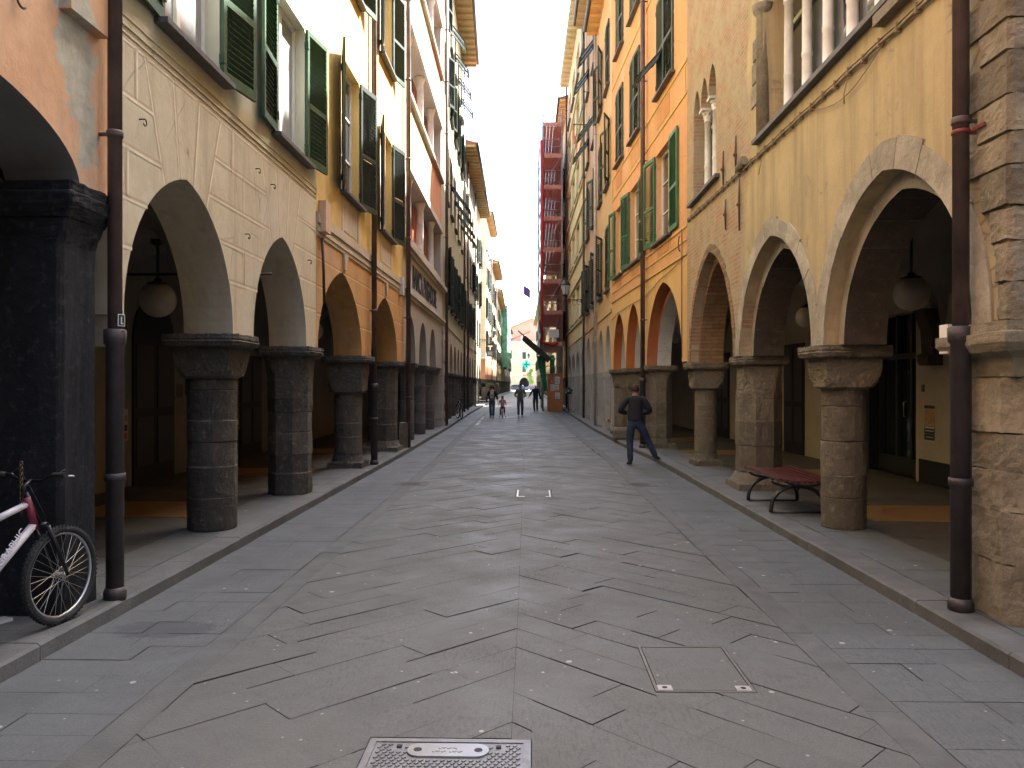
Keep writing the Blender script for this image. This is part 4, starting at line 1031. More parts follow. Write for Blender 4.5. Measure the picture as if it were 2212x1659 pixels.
mb = MB(); mb.lathe([(.058, 3.56), (.064, 3.565), (.064, 3.59), (.058, 3.595)], 16, (SY(5.80), -.11)); mb.box(SY(5.80)-.008, SY(5.80)+.008, -.06, .05, 3.565, 3.59); mb.box(SY(5.74), SY(5.60), -.06, -.045, 3.565, 3.59); mb.build('pipe_clamp', simple('red_clamp', (.20, .04, .03), .6, .2), b.root)

# ---- orange building
P_or = plaster('orange_plaster', (.72, .40, .20), (.68, .34, .15), stain=(.50, .28, .13), seed=31, amt=.35)
P_or2 = plaster('amber_plaster', (.74, .48, .19), (.66, .41, .17), stain=(.45, .28, .13), seed=32, amt=.4)
P_ors = plaster('rust_reveal', (.52, .17, .055), seed=33, amt=.2)
b = Bld('orange_building', 'orange frescoed building on the right with bright green shutters', 1, 16.31, 26.1, 16.4)
zs = 2.22
arr = [(b.sy(18.58), 1.84, zs, 1.92, .22), (b.sy(22.35), 1.14, zs, 1.80, .2), (b.sy(24.72), 1.12, zs, 1.74, .2)]
def wq(u0, u1, z0, z1):
    a, c = sorted((b.S(b.tu(u0)), b.S(b.tu(u1)))); return (a, c, z0, z1)
Wo = [wq(1449, 1417, 5.14, 7.3), wq(1383, 1361, 5.14, 7.3), wq(1345, 1330, 5.14, 7.3)]
Wo2 = [wq(1456, 1421, 8.65, 10.9), wq(1383, 1363, 8.65, 10.9), wq(1347, 1332.5, 8.65, 10.9)]
Wo3 = [(q[0], q[1], 12.1, 14.2) for q in Wo2]
# keep all window columns the width measured on the first floor
wall(b, zs, arr, [], [P_or2, P_ors], top=4.45, thick=.28, side_mi=1); wall(b, 4.45, [], [rect(*q) for q in Wo+Wo2+Wo3], P_or, name='upper_wall')
for (c, a, z0, h, k) in arr: ring(b, c, a-.12, z0, h-.22, k, .125, .24, .60, P_ors, 11, name='inner_arch', irr=.001, soffit=M_interior_w)
mo = MB()
for (a, c, p_) in ((4.42, 4.47, .03), (4.72, 4.76, .02), (5.0, 5.06, .02), (7.75, 7.82, .02), (8.42, 8.48, .02), (11.4, 11.46, .02)): mo.box(.002, b.L-.002, -p_, -.0015, a, c)
for zz in (7.75, 11.4):
    for x in (.1, b.L-.16): mo.box(x, x+.06, -.02, -.0015, zz+.08 if zz < 8 else zz+.07, zz+.62)
for q in Wo+Wo2:
    mo.box(q[0]-.16, q[0]-.08, -.012, -.0015, q[2], q[3]+.1); mo.box(q[1]+.08, q[1]+.16, -.012, -.0015, q[2], q[3]+.1)
mo.build('moulding', P_or2, b.root)
fp_ = plaster('fresco_panel', (.66, .36, .15), (.55, .25, .11), seed=35)
for q in Wo:
    MB().box(q[0]+.1, q[1]-.1, -.010, -.0015, 7.9, 8.35).build('painted_panel', fp_, b.root); MB().box(q[0]+.2, q[1]-.2, -.010, -.0015, 4.80, 4.97).build('painted_panel', fp_, b.root)
cw_ = MB(); cw_.tube([(b.sy(26.0), -.02, 3.86), (b.sy(24.7), -.03, 3.98), (b.sy(22.4), -.03, 4.02), (b.sy(20.4), -.03, 4.02), (b.sy(18.7), -.03, 4.22), (b.sy(17.3), -.03, 4.30), (b.sy(16.45), -.02, 4.45)], .010, 6); cw_.build('wall_cable', simple('cable_tan', (.22, .17, .10), .7), b.root)
fr_ = MB()
for (za, zc) in ((7.86, 8.40), (11.5, 12.0), (4.5, 4.70)):
    n_ = 3
    fr_ = MB()
    for i_ in range(n_):
        x0_ = b.L*i_/n_+.1; x1_ = b.L*(i_+1)/n_-.1
        fr_.box(x0_, x1_, -.005, -.0015, za, za+.03); fr_.box(x0_, x1_, -.005, -.0015, zc-.03, zc); fr_.box(x0_, x0_+.03, -.005, -.0015, za+.03, zc-.03); fr_.box(x1_-.03, x1_, -.005, -.0015, za+.03, zc-.03)
    fr_.build('painted_border', plaster('fresco_border', (.78, .55, .26), seed=36), b.root)
for i, q in enumerate(Wo): window(b, *q, simple('bright_green_shutter', (.03, .13, .045), .5, var=.2, bump=.1), a0=172, a1=179, nz=3)
for i, q in enumerate(Wo2): window(b, *q, M_greeng, a0=1.5, a1=1.5, rec=.09)
for i, q in enumerate(Wo3): window(b, *q, M_greeng, a0=1.5, a1=1.5, rec=.09)
q = Wo2[0]; fl = place(shutter_mesh((q[1]-q[0])/2-.05, .95, M_greend, rail=False), 'shutter', b.root, (q[0]+.02, -.62, 8.9), (R(-42), 0, 0))
for yy, kk, rd, bs in ((20.55, 'oct', .32, True), (23.5, 'round', .30, False), (25.85, 'round', .30, True)): column(b, b.sy(yy), kk, rd, zs, M_bstone, d=.33, capw=.42, base=bs, cap_h=.45)
vaults(b, [(b.sy(26.1), b.sy(23.5)), (b.sy(23.5), b.sy(20.8)), (b.sy(20.8), b.sy(16.4))], 2.2, 2.0, M_interior_w, d0=.55); back_wall(b, M_cream); mass(b, M_interior, low=4.6); roof(b, .25, P_or2)
downpipe(b, b.sy(20.35), -.12, KH, 17.6, .06, M_pipe, castz=1.9)
mb = MB()
for k in range(2): mb.tube([(b.sy(16.75)+.10*math.cos(a*math.pi/8), -.03-.10*math.sin(a*math.pi/8)*0-.02, 4.72+.16*math.sin(a*math.pi/8)) for a in range(3+k, 14)], .012, 6)
mb.tube([(b.sy(16.6), -.04, 5.0), (b.sy(16.6), -.04, 2.3)], .012, 6); mb.build('wall_conduit', simple('rust_conduit', (.16, .08, .05), .7, var=.3), b.root)

P_r3 = plaster('straw_ochre_plaster', (.66, .48, .24), (.60, .42, .21), stain=(.42, .28, .14), seed=41, amt=.4); P_r4 = plaster('dusty_pink_plaster', (.62, .42, .29), seed=42, amt=.4); P_r5 = plaster('butter_render', (.68, .58, .34), (.64, .54, .32), seed=43, amt=.12)
P_gry = plaster('grey_pier_render', (.44, .43, .40), seed=44, amt=.15)
generic('straw_ochre_building', 'straw ochre building with an orange eave beside the orange building', 1, 26.11, 31.5, 15.8, P_r3, M_greend, [(5.0, 2.2), (8.6, 2.2), (12.0, 2.2)], 2, 1.2, 2, over=.45, under=P_or2, zb=2.2, hz=1.6, pierstyle=(P_gry, P_gry), vmat=M_interior_w, states=lambda f, i: 'c' if (i+f) % 2 else 'o', pipes=(31.3,), pm=M_pipe_w)
generic('dusty_pink_building', 'dusty pink building behind the right hand wall lantern', 1, 31.51, 38.0, 19.0, P_r4, M_greend, [(5.0, 2.1), (8.4, 2.1), (11.8, 2.1), (15.0, 2.0)], 2, 1.15, 2, over=.5, zb=2.2, hz=1.7, under=U_tan, pierstyle=(P_gry, P_gry), vmat=M_interior_w, states=lambda f, i: 'f' if f in (2, 3) else 'o', pipes=(37.8,))
br5 = generic('butter_building', 'butter yellow modern building with plain wide windows and a deep pale eave', 1, 38.01, 52.4, 21.6, P_r5, None, [(5.2, 1.9), (8.6, 1.9), (12.0, 1.9), (15.4, 1.9), (18.4, 1.8)], 4, 2.3, 4, over=.55, zb=2.2, hz=1.35, under=plaster('cream_soffit', (.72, .64, .42), seed=46), lowmat=P_gry, pierstyle=(P_gry, P_gry), states=lambda f, i: 'n', pipes=(52.2,), pm=M_zinc, gutter=False, vmat=M_interior_w)
mb = MB()
for z in (5.0, 7.25, 8.4, 10.65, 11.8, 14.05, 15.2, 17.45): mb.box(.05, br5.L-.05, -.09, -.0015, z, z+.13)
mb.build('window_ledge', P_r5, br5.root)
generic('scaffolded_building', 'tall ochre building half hidden behind the red netted scaffold', 1, 52.41, 66, 20.7, P_r3, M_greend, [(5, 2), (8.4, 2), (11.8, 2), (15.2, 2)], 4, 1.1, 4, over=.55, under=P_or2, zb=2.2)
generic('grey_ochre_building', 'grey ochre building on the right beyond the scaffold', 1, 70, 110, 13, P_l9, M_greend, [(5, 2), (8.4, 2), (11.8, 2)], 9, 1.1, 9, over=.6, under=U_tan)
generic('last_right_building', 'stained ochre building closing the right side before the square', 1, 110.01, 186, 15.6, P_l5, M_greend, [(4.8, 2), (8.0, 2), (11.3, 2)], 18, 1.1, 18, over=.6, under=U_tan)

# ---- arcade fittings on the left back wall
lb = bpy.data.objects['beige_building']
class _B: pass
fb = Bld.__new__(Bld); fb.root = lb; fb.side = -1; fb.y0 = 6.13; fb.P0 = Vector((lerp(LF, 6.13), 6.13, 0)); fb.d = (Vector((lerp(LF, 12.), 12., 0))-fb.P0).normalized(); fb.L = 5.87
dr = MB(); xa, xb = 5.9, 5.9
# the beige building's back wall as seen through its arches continues into the yellow building's bay
yb_ = bpy.data.objects['yellow_building']; fy = Bld.__new__(Bld); fy.root = yb_
def door_unit(root, x0, x1, z1, d, mat=M_black, arch=True):
    m_ = MB(); n = 10
    pts = [(x0, KH)]+([(x0+(x1-x0)*(1-math.cos(math.pi*i/n))/2, z1+(x1-x0)/2*math.sin(math.pi*i/n)) for i in range(n+1)] if arch else [(x0, z1), (x1, z1)])+[(x1, KH)]
    m_.poly(pts[::-1], [], d-.03, d-.001); o = m_.build('door', mat, root)
    p = MB(); w_ = x1-x0
    for k in range(2): p.box(x0+.08+k*w_/2, x0+w_/2-.06+k*w_/2, d-.045, d-.031, .4, 1.2); p.box(x0+.08+k*w_/2, x0+w_/2-.06+k*w_/2, d-.045, d-.031, 1.35, z1-.1)
    p.build('door_panel', simple('dark_door', (.02, .018, .016), .5), o); return o
class R_: pass
for root, x0, x1, z1, ar_ in ((yb_, .55, 2.0, 2.5, True), (yb_, 5.2, 6.6, 2.4, False)): door_unit(root, x0, x1, z1, 3.15, arch=ar_)
for x0, x1 in ((1.2, 2.5), (4.0, 5.3), (6.9, 8.1)): door_unit(bpy.data.objects['orange_building'], x0, x1, 2.7, 3.15, arch=False)
ob = R_(); ob.root = yb_
poster(ob, .12, .42, .85, 1.35, 3.148, pmats, [(.1, .9, .05, .25, 3), (.1, .9, .3, .5, 1), (.1, .9, .62, .8, 2)])
poster(ob, 2.15, 2.4, 1.5, 1.75, 3.148, [M_castiron], [], 'wall_plate'); poster(ob, 2.5, 2.8, 1.55, 1.85, 3.148, [M_black], [], 'letter_box')
bb = MB(); bb.box(2.9, 5.1, 3.12, 3.149, KH, 2.8); bb.build('shop_front', M_black, yb_)
grille(ob, 2.95, 5.05, .75, 2.75, 3.08, mat=simple('brass_grille', (.40, .30, .14), .4, .7))
sg = MB(); sg.box(4.6, 4.9, 2.2, 2.23, 2.02, 2.12); 

for o in list(bpy.data.objects):
    if o.type != 'MESH' or o.parent is None: continue
    nm = o.name.split('.')[0]; y_ = (o.parent.matrix_world if False else o.parent).location
    if nm in ('quoins', 'end_wall') or (nm in ('pier', 'pier_capital') and o.parent.name in ('gothic_stone_building', 'salmon_building')): roughen(o, 3, .035 if nm != 'pier_capital' else .02, .16)
    root_ = o.parent if nm == 'column' else (o.parent.parent if nm == 'capital' else None)
    if root_ is not None and root_.name in ('beige_building', 'yellow_building', 'gothic_stone_building', 'orange_building'): roughen(o, 1 if nm == 'column' else 2, .022 if nm == 'column' else .028, .14)
# ================================================================== STREET LAMPS, GLOBES
M_opal = simple('opal_glass', (.40, .36, .29), .3, var=.1, nscale=8)
def globe(x, y, z, r, rod, label, tie=False):
    t_ = thing('globe_lamp', label, 'lamp', (x, y, 0), group='opal globe lamps hanging in the arcades')
    m_ = MB(); m_.sphere((0, 0, z), r, 24, 16); m_.build('globe', M_opal, t_)
    m_ = MB(); m_.tube([(0, 0, z+r*.97), (0, 0, z+r+rod)], .018, 8); m_.lathe([(r*.55, z+r*.86), (r*.6, z+r*.92), (r*.35, z+r*1.0), (.05, z+r*1.06), (.04, z+r*1.2)], 18); m_.lathe([(.02, z+r+rod-.08), (.09, z+r+rod-.05), (.09, z+r+rod)], 12)
    if tie: m_.tube([(-.9, 0, z+r+.10), (1.5, 0, z+r+.10)], .018, 6)
    m_.build('hanger', M_iron, t_); return t_
globe(-4.88, 10.15, 2.85, .23, .55, 'opal globe lamp on a short rod inside the first beige arch on the left', True)
globe(4.95, 10.4, 2.93, .225, .75, 'opal globe lamp hanging inside the nearest stone arch on the right')
globe(4.95, 14.3, 2.95, .20, .7, 'opal globe lamp hanging inside the second stone arch from the right edge')
globe(-4.95, 17.8, 2.95, .2, .7, 'opal globe lamp in the dark arcade of the yellow building')
M_lglass = simple('lantern_glass', (.55, .57, .55), .15)
def lantern(x, y, z, armdir, arm, label, s=1.0):
    "z = height of the arm; lantern stands on the arm end; armdir +1: the wall is towards +x"
    t_ = thing('wall_lantern', label, 'street lamp', (x, y, 0), group='lanterns on wall brackets along the street')
    m_ = MB(); m_.tube([(0, 0, z), (armdir*arm, 0, z)], .018, 8); m_.tube([(0, 0, z-.12), (0, 0, z+.22*s)], .02, 8)
    for k in range(3):
        x0 = arm*(.42+.17*k); r0 = .13-.02*k
        m_.tube([(armdir*(x0+r0*math.cos(a/6*math.pi)), 0, z-r0*1.05+r0*math.sin(a/6*math.pi)) for a in range(0, 11)], .010, 6)
    m_.tube([(armdir*arm*(.35+.65*i/8), 0, z-.02-.42*(i/8)**2) for i in range(9)], .014, 6); m_.box(armdir*arm-.02, armdir*arm+.02, -.03, .03, z-.5, z+.06)
    m_.build('bracket', M_iron, t_)
    zb = z+.20*s; n = 6
    def hx_(r, z_): return [(r*math.cos(2*math.pi*i/n+.5), r*math.sin(2*math.pi*i/n+.5), z_) for i in range(n)]
    g = MB(); g.loft([hx_(.13*s, zb+.03), hx_(.235*s, zb+.44*s)], smooth=False); g.build('lantern_glass', M_lglass, t_)
    f = MB()
    f.loft([hx_(.10*s, zb-.04), hx_(.145*s, zb+.03)], smooth=False); f.loft([hx_(.26*s, zb+.44*s), hx_(.28*s, zb+.47*s), hx_(.17*s, zb+.60*s), hx_(.08*s, zb+.68*s), hx_(.09*s, zb+.72*s), hx_(.05*s, zb+.76*s)], smooth=False)
    f.sphere((0, 0, zb+.80*s), .035*s, 8, 6)
    for i in range(n):
        a = 2*math.pi*i/n+.5; f.tube([(.135*s*math.cos(a), .135*s*math.sin(a), zb+.03), (.24*s*math.cos(a), .24*s*math.sin(a), zb+.45*s)], .011, 4)
    f.build('lantern_frame', M_iron, t_); return t_
lantern(1.58, 37.4, 5.75, 1, 1.1, 'black iron lantern with white glass on a bracket at the dusty pink building', 1.05)
lantern(-3.06, 62.0, 5.25, -1, 1.25, 'black iron lantern on a bracket left above the red haired woman', 1.0)
lantern(-.7, 165, 7.0, 1, 1.8, 'tiny black lantern on a bracket at the far right end beside the green cross', 1.2)

# ================================================================== PEOPLE
def skin_mesh(name, verts, edges, radii, mat, parent, root=0, sub=2, smooth=True):
    me = bpy.data.meshes.new(name); me.from_pydata(verts, edges, []); me.update()
    o = bpy.data.objects.new(name, me); COL.objects.link(o)
    if parent: o.parent = parent
    me.materials.append(mat)
    md = o.modifiers.new('skin', 'SKIN'); md.use_smooth_shade = True; md.branch_smoothing = .6
    if not me.skin_vertices: 
        pass
    ss = o.modifiers.new('sub', 'SUBSURF'); ss.levels = sub; ss.render_levels = sub
    sv = me.skin_vertices[0].data
    for i, r_ in enumerate(radii):
        sv[i].radius = r_ if isinstance(r_, tuple) else (r_, r_); sv[i].use_root = (i == root)
    bpy.context.view_layer.update()
    dg = bpy.context.evaluated_depsgraph_get(); me2 = bpy.data.meshes.new_from_object(o.evaluated_get(dg))
    o.modifiers.clear(); o.data = me2; bpy.data.meshes.remove(me)
    for p in me2.polygons: p.use_smooth = True
    return o
def bones(chains):
    "chains: list of [(key, pos, r), ...]; shared keys join"
    V = {}; verts = []; rad = []; E_ = []
    for ch in chains:
        prev = None
        for k, p, r_ in ch:
            if k not in V: V[k] = len(verts); verts.append(tuple(p)); rad.append(r_)
            if prev is not None: E_.append((prev, V[k]))
            prev = V[k]
    return verts, E_, rad
def person(label, loc, rotz, H, J, cols, hairlen='short', skirt=False, hat=None):
    """J: joints in metres for a 1.75 m body, x right, y forward, z up"""
    s = H/1.75
    t_ = thing('person', label, 'person', loc, rotz); t_.scale = (s, s, s)
    D_ = dict(pel=(0, 0, .95), waist=(0, .0, 1.08), chest=(0, .0, 1.30), neckb=(0, -.01, 1.46), neck=(0, .0, 1.52), head=(0, .015, 1.62), crown=(0, .0, 1.685),
              shl=(-.17, -.01, 1.41), shr=(.17, -.01, 1.41), ell=(-.25, -.02, 1.14), elr=(.25, -.02, 1.14), wrl=(-.27, .06, .90), wrr=(.27, .06, .90),
              hil=(-.09, 0, .90), hir=(.09, 0, .90), knl=(-.10, .02, .50), knr=(.10, .02, .50), anl=(-.10, -.02, .09), anr=(.10, -.02, .09), tol=None, tor=None)
    D_.update(J); P = {k: Vector(v) if v is not None else None for k, v in D_.items()}
    for sd_ in 'lr':
        if P['to'+sd_] is None: P['to'+sd_] = P['an'+sd_]+Vector((0, .15, -.055))
    skinm, jac, tro, shoe, hairm = cols
    ch = [[('pel', P['pel'], (.13, .10)), ('waist', P['waist'], (.13, .095)), ('chest', P['chest'], (.155, .105)), ('nb', P['neckb'], (.08, .07)), ('neck', P['neck'], (.052, .055)), ('chin', P['neck']+Vector((0, .02, .035)), (.055, .06)), ('head', P['head'], (.074, .092)), ('crown', P['crown'], (.062, .075))],
          [('chin', None, 0), ('nose', P['head']+Vector((0, .095, -.02)), (.012, .014))]]
    for sd_, sg_ in (('l', -1), ('r', 1)):
        wr = P['wr'+sd_]; el = P['el'+sd_]; d = (wr-el).normalized(); side_ = d.cross(Vector((0, 1, 0))); 
        if side_.length < .1: side_ = Vector((1, 0, 0))
        side_.normalize(); nrm = d.cross(side_).normalized()
        ch.append([('nb', None, 0), ('sh'+sd_, P['sh'+sd_], (.055, .055)), ('el'+sd_, el, (.040, .040)), ('wr'+sd_, wr, (.026, .030)), ('pm'+sd_, wr+d*.055, (.018, .034))])
        for fi in range(4):
            o_ = nrm*((fi-1.5)*.019); ln = (.070, .082, .076, .058)[fi]
            ch.append([('pm'+sd_, None, 0), ('f%d0' % fi+sd_, wr+d*.095+o_, .0095), ('f%d1' % fi+sd_, wr+d*(.095+ln*.5)+o_+side_*(-.008*sg_), .0085), ('f%d2' % fi+sd_, wr+d*(.095+ln*.92)+o_+side_*(-.028*sg_), .007)])
        ch.append([('pm'+sd_, None, 0), ('t0'+sd_, wr+d*.065+nrm*-.040, .010), ('t1'+sd_, wr+d*.10+nrm*-.055+side_*(-.01*sg_), .009)])
        ch.append([('pel', None, 0), ('hi'+sd_, P['hi'+sd_], (.085, .09)), ('kn'+sd_, P['kn'+sd_], (.055, .058)), ('cf'+sd_, P['kn'+sd_].lerp(P['an'+sd_], .3)+Vector((0, -.012, 0)), (.052, .055)), ('an'+sd_, P['an'+sd_], (.034, .038)), ('to'+sd_, P['to'+sd_], (.040, .022))])
    known = {}
    for c in ch:
        for i, (k, p, r_) in enumerate(c):
            if p is not None: known.setdefault(k, (p, r_))
    ch = [[(k, *known[k]) for k, p, r_ in c] for c in ch]
    body = skin_mesh('body', *bones(ch), skinm, t_, sub=2)
    jc = [[('a', P['pel']+Vector((0, 0, -.04)), (.178, .142)), ('a2', P['pel']+Vector((0, 0, .04)), (.180, .145)), ('w', P['waist'], (.185, .145)), ('c', P['chest'], (.215, .155)), ('n', P['neckb'], (.11, .085)), ('n2', P['neck']+Vector((0, -.012, -.025)), (.066, .066))]]
    for sd_ in 'lr':
        e = P['wr'+sd_].lerp(P['el'+sd_], .08); jc.append([('n', P['neckb'], 0), ('s'+sd_, P['sh'+sd_], (.092, .085)), ('m'+sd_, P['sh'+sd_].lerp(P['el'+sd_], .5), (.080, .076)), ('e'+sd_, P['el'+sd_], (.070, .070)), ('v'+sd_, e, (.048, .050))])
    skin_mesh('jacket', *bones(jc), jac, t_, sub=2)
    tc_ = [[('p', P['pel']+Vector((0, -.005, -.01)), (.162, .132))]]; tc_[0].append(('p2', P['pel']+Vector((0, 0, .10)), (.165, .130)))
    for sd_ in 'lr':
        tc_.append([('p', P['pel'], 0), ('h'+sd_, P['hi'+sd_]+Vector((0, -.01, -.04)), (.112, .120)), ('m'+sd_, P['hi'+sd_].lerp(P['kn'+sd_], .55), (.096, .098)), ('k'+sd_, P['kn'+sd_], (.078, .080)), ('c'+sd_, P['kn'+sd_].lerp(P['an'+sd_], .45)+Vector((0, -.01, 0)), (.072, .074)), ('a'+sd_, P['an'+sd_]+Vector((0, -.005, -.03)), (.062, .068))])
    skin_mesh('trousers', *bones([[(k, p, r_) for k, p, r_ in c] for c in tc_]), tro, t_, sub=2)
    for sd_ in 'lr':
        a, q = P['an'+sd_], P['to'+sd_]; skin_mesh('shoe', *bones([[('h', a+(a-q)*.28+Vector((0, 0, -.045)), (.042, .038)), ('a', a+Vector((0, 0, -.035)), (.045, .045)), ('m', a.lerp(q, .6)+Vector((0, 0, -.012)), (.048, .034)), ('t', q+(q-a)*.25+Vector((0, 0, -.004)), (.042, .024))]]), shoe, t_, sub=2)
    hd = P['head']; hm = MB(); n = 18
    if hairlen == 'bald':
        hm = None
    elif hairlen == 'short':
        rg_ = []
        for k in range(9):
            a = math.pi*(k/8)*.62; rg_.append([(hd.x+.086*math.sin(max(a, .06))*math.cos(2*math.pi*i/n), hd.y-.006+.108*math.sin(max(a, .06))*math.sin(2*math.pi*i/n)-(.012 if a > 1.2 else 0), hd.z+.012+.112*math.cos(a)+(.055*max(0, math.sin(2*math.pi*i/n)) if a > 1.0 else 0)) for i in range(n)])
        hm.loft(rg_)
    else:
        ln = .30 if hairlen == 'long' else .22; wd_ = 1.0 if hairlen == 'long' else 1.5
        rg_ = []
        for k in range(12):
            a = math.pi*min(k/8, .72); rr_ = math.sin(max(a, .08)); zz = hd.z+.02+.12*math.cos(a) if k < 6 else hd.z+.02+.12*math.cos(math.pi*.625)-(k-5)/6*ln
            if k >= 6: rr_ = .98-.25*((k-6)/5)**2
            ring_ = []
            for i in range(n):
                th = 2*math.pi*i/n; fr = max(0, math.sin(th)); cut = 1.0 if k < 5 else (1-.75*fr)
                wig = 1+.10*math.sin(th*5+k*1.3)*(wd_-.7)
                ring_.append((hd.x+.094*wd_*rr_*math.cos(th)*wig, hd.y-.015+.112*(wd_*.9+.1)*rr_*math.sin(th)*cut*wig, zz))
            rg_.append(ring_)
        hm.loft(rg_)
    if hm: hm.build('hair', hairm, t_)
    return t_
S1 = simple('skin', (.42, .25, .17), .55, var=.08); S2 = simple('tan_skin', (.36, .21, .14), .55, var=.08)
def cloth(n, c): return simple(n, c, .9, var=.30, nscale=7, bump=.8, bscale=11)
hb = cloth('dark_hair', (.03, .02, .015)); hred = cloth('red_hair', (.14, .025, .018))
# near man seen from behind, right foot up on the kerb, facing slightly right
gx, gy = G(1370, 1004)
pm1 = person('man in a dark jacket and blue jeans seen from behind stepping onto the kerb', (gx+.02, gy, 0), R(-8), 1.76,
       dict(hil=(-.09, 0, .90), hir=(.10, 0, .90), anl=(-.10, -.08, .09), knl=(-.115, .01, .50), knr=(.26, .09, .54), anr=(.44, .10, .19), tor=(.50, .24, .135), tol=(-.15, .06, .035), ell=(-.33, -.01, 1.15), elr=(.33, -.01, 1.15), wrl=(-.13, .25, 1.10), wrr=(.13, .25, 1.10), pel=(0, 0, .95), head=(.0, .02, 1.615), crown=(.0, .015, 1.68), shl=(-.19, -.01, 1.40), shr=(.19, -.01, 1.40)),
       (S1, cloth('navy_nylon_jacket', (.016, .016, .022)), cloth('blue_jeans', (.022, .032, .062)), cloth('black_trainers', (.03, .028, .02)), hb))
gx, gy = G(1063, 902)
pm2 = person('woman with curly red hair, dark jacket, jeans and a cream scarf', (gx, gy, 0), R(180), 1.68, dict(anl=(-.07, .06, .09), knl=(-.08, .06, .5), knr=(.09, .05, .5), anr=(.07, -.10, .10), wrr=(.24, .12, 1.12), wrl=(-.30, .06, .95)),
       (S1, cloth('black_coat', (.018, .018, .024)), cloth('slim_jeans', (.05, .075, .12)), cloth('black_boots', (.012, .012, .014)), hred), hairlen='curly')
scf = MB(); scf.lathe([(.075, 1.52), (.12, 1.49), (.13, 1.43), (.10, 1.38)], 16, (0, .02)); scf.box(-.09, .09, .10, .165, 1.08, 1.42); scf.build('scarf', cloth('cream_scarf', (.55, .50, .40)), pm2)
tp = MB(); tp.lathe([(.145, .88), (.150, 1.0), (.135, 1.1), (.15, 1.25)], 16, (0, .03)); tp.build('jumper', cloth('taupe_jumper', (.16, .13, .11)), pm2)
bagm = MB(); bagm.box(.24, .32, -.10, .14, .84, 1.10); bagm.tube([(.28, 0, 1.1), (.22, 0, 1.3), (.15, 0, 1.47)], .012, 6); 
bg_ = bagm.build('shoulder_bag', cloth('grey_bag', (.09, .085, .085)), None, (gx, gy, 0), (0, 0, R(180)), label='grey shoulder bag worn by the red haired woman', category='bag')
gx, gy = G(1124, 900)
pm3 = person('man in an open khaki jacket over a grey shirt in mid street', (gx, gy, 0), R(180), 1.78, dict(ell=(-.28, -.02, 1.15), wrl=(-.20, .10, 1.02), elr=(.28, -.02, 1.15), wrr=(.2, .10, 1.02), anr=(.09, .14, .10), knr=(.10, .12, .52), anl=(-.10, -.08, .09)),
       (S2, cloth('khaki_jacket', (.20, .19, .095)), cloth('faded_jeans', (.06, .075, .12)), cloth('grey_trainers', (.25, .23, .21)), hb))
sh_ = MB(); sh_.box(-.085, .085, .10, .150, .93, 1.44); sh_.build('shirt', cloth('slate_shirt', (.075, .10, .115)), pm3)
gx, gy = G(1157, 889)
pm4 = person('bald man in black walking away with a black bag on his hip', (gx, gy, 0), R(4), 1.74, dict(ell=(-.30, -.06, 1.18), wrl=(-.42, .02, .95), elr=(.24, -.06, 1.15), wrr=(.26, -.08, .93), anl=(-.06, .05, .09), anr=(.10, -.12, .12), knr=(.09, -.02, .52)),
       (S1, cloth('black_jacket', (.014, .014, .018)), cloth('black_trousers', (.014, .014, .016)), cloth('dark_shoes', (.05, .045, .04)), hb), hairlen='bald')
bm_ = MB(); bm_.loft([[(.24, -.1, .78), (.40, -.1, .80), (.40, .06, .80), (.24, .06, .78)], [(.22, -.1, 1.02), (.33, -.1, 1.0), (.33, .06, 1.0), (.22, .06, 1.02)]], smooth=False)
bm_.build('hip_bag', cloth('black_bag', (.01, .01, .012)), None, (gx, gy, 0), (0, 0, R(4)), label='black bag hanging at the hip of the bald man in black', category='bag')
gx, gy = G(1085.5, 902.5)
pmc = person('small girl in a pink coat riding a little bicycle with stabilisers', (gx, gy, .02), R(180), 1.12, dict(pel=(0, -.05, .90), waist=(0, -.03, 1.02), hil=(-.09, -.03, .86), hir=(.09, -.03, .86), knl=(-.15, .24, .72), knr=(.15, .22, .62), anl=(-.16, .16, .32), anr=(.16, .18, .20), ell=(-.27, .08, 1.14), elr=(.27, .08, 1.14), wrl=(-.30, .32, 1.02), wrr=(.30, .32, 1.02)),
       (S1, cloth('pink_coat', (.55, .27, .29)), cloth('plum_leggings', (.07, .02, .05)), cloth('dark_boots', (.03, .02, .02)), hb), hairlen='long')

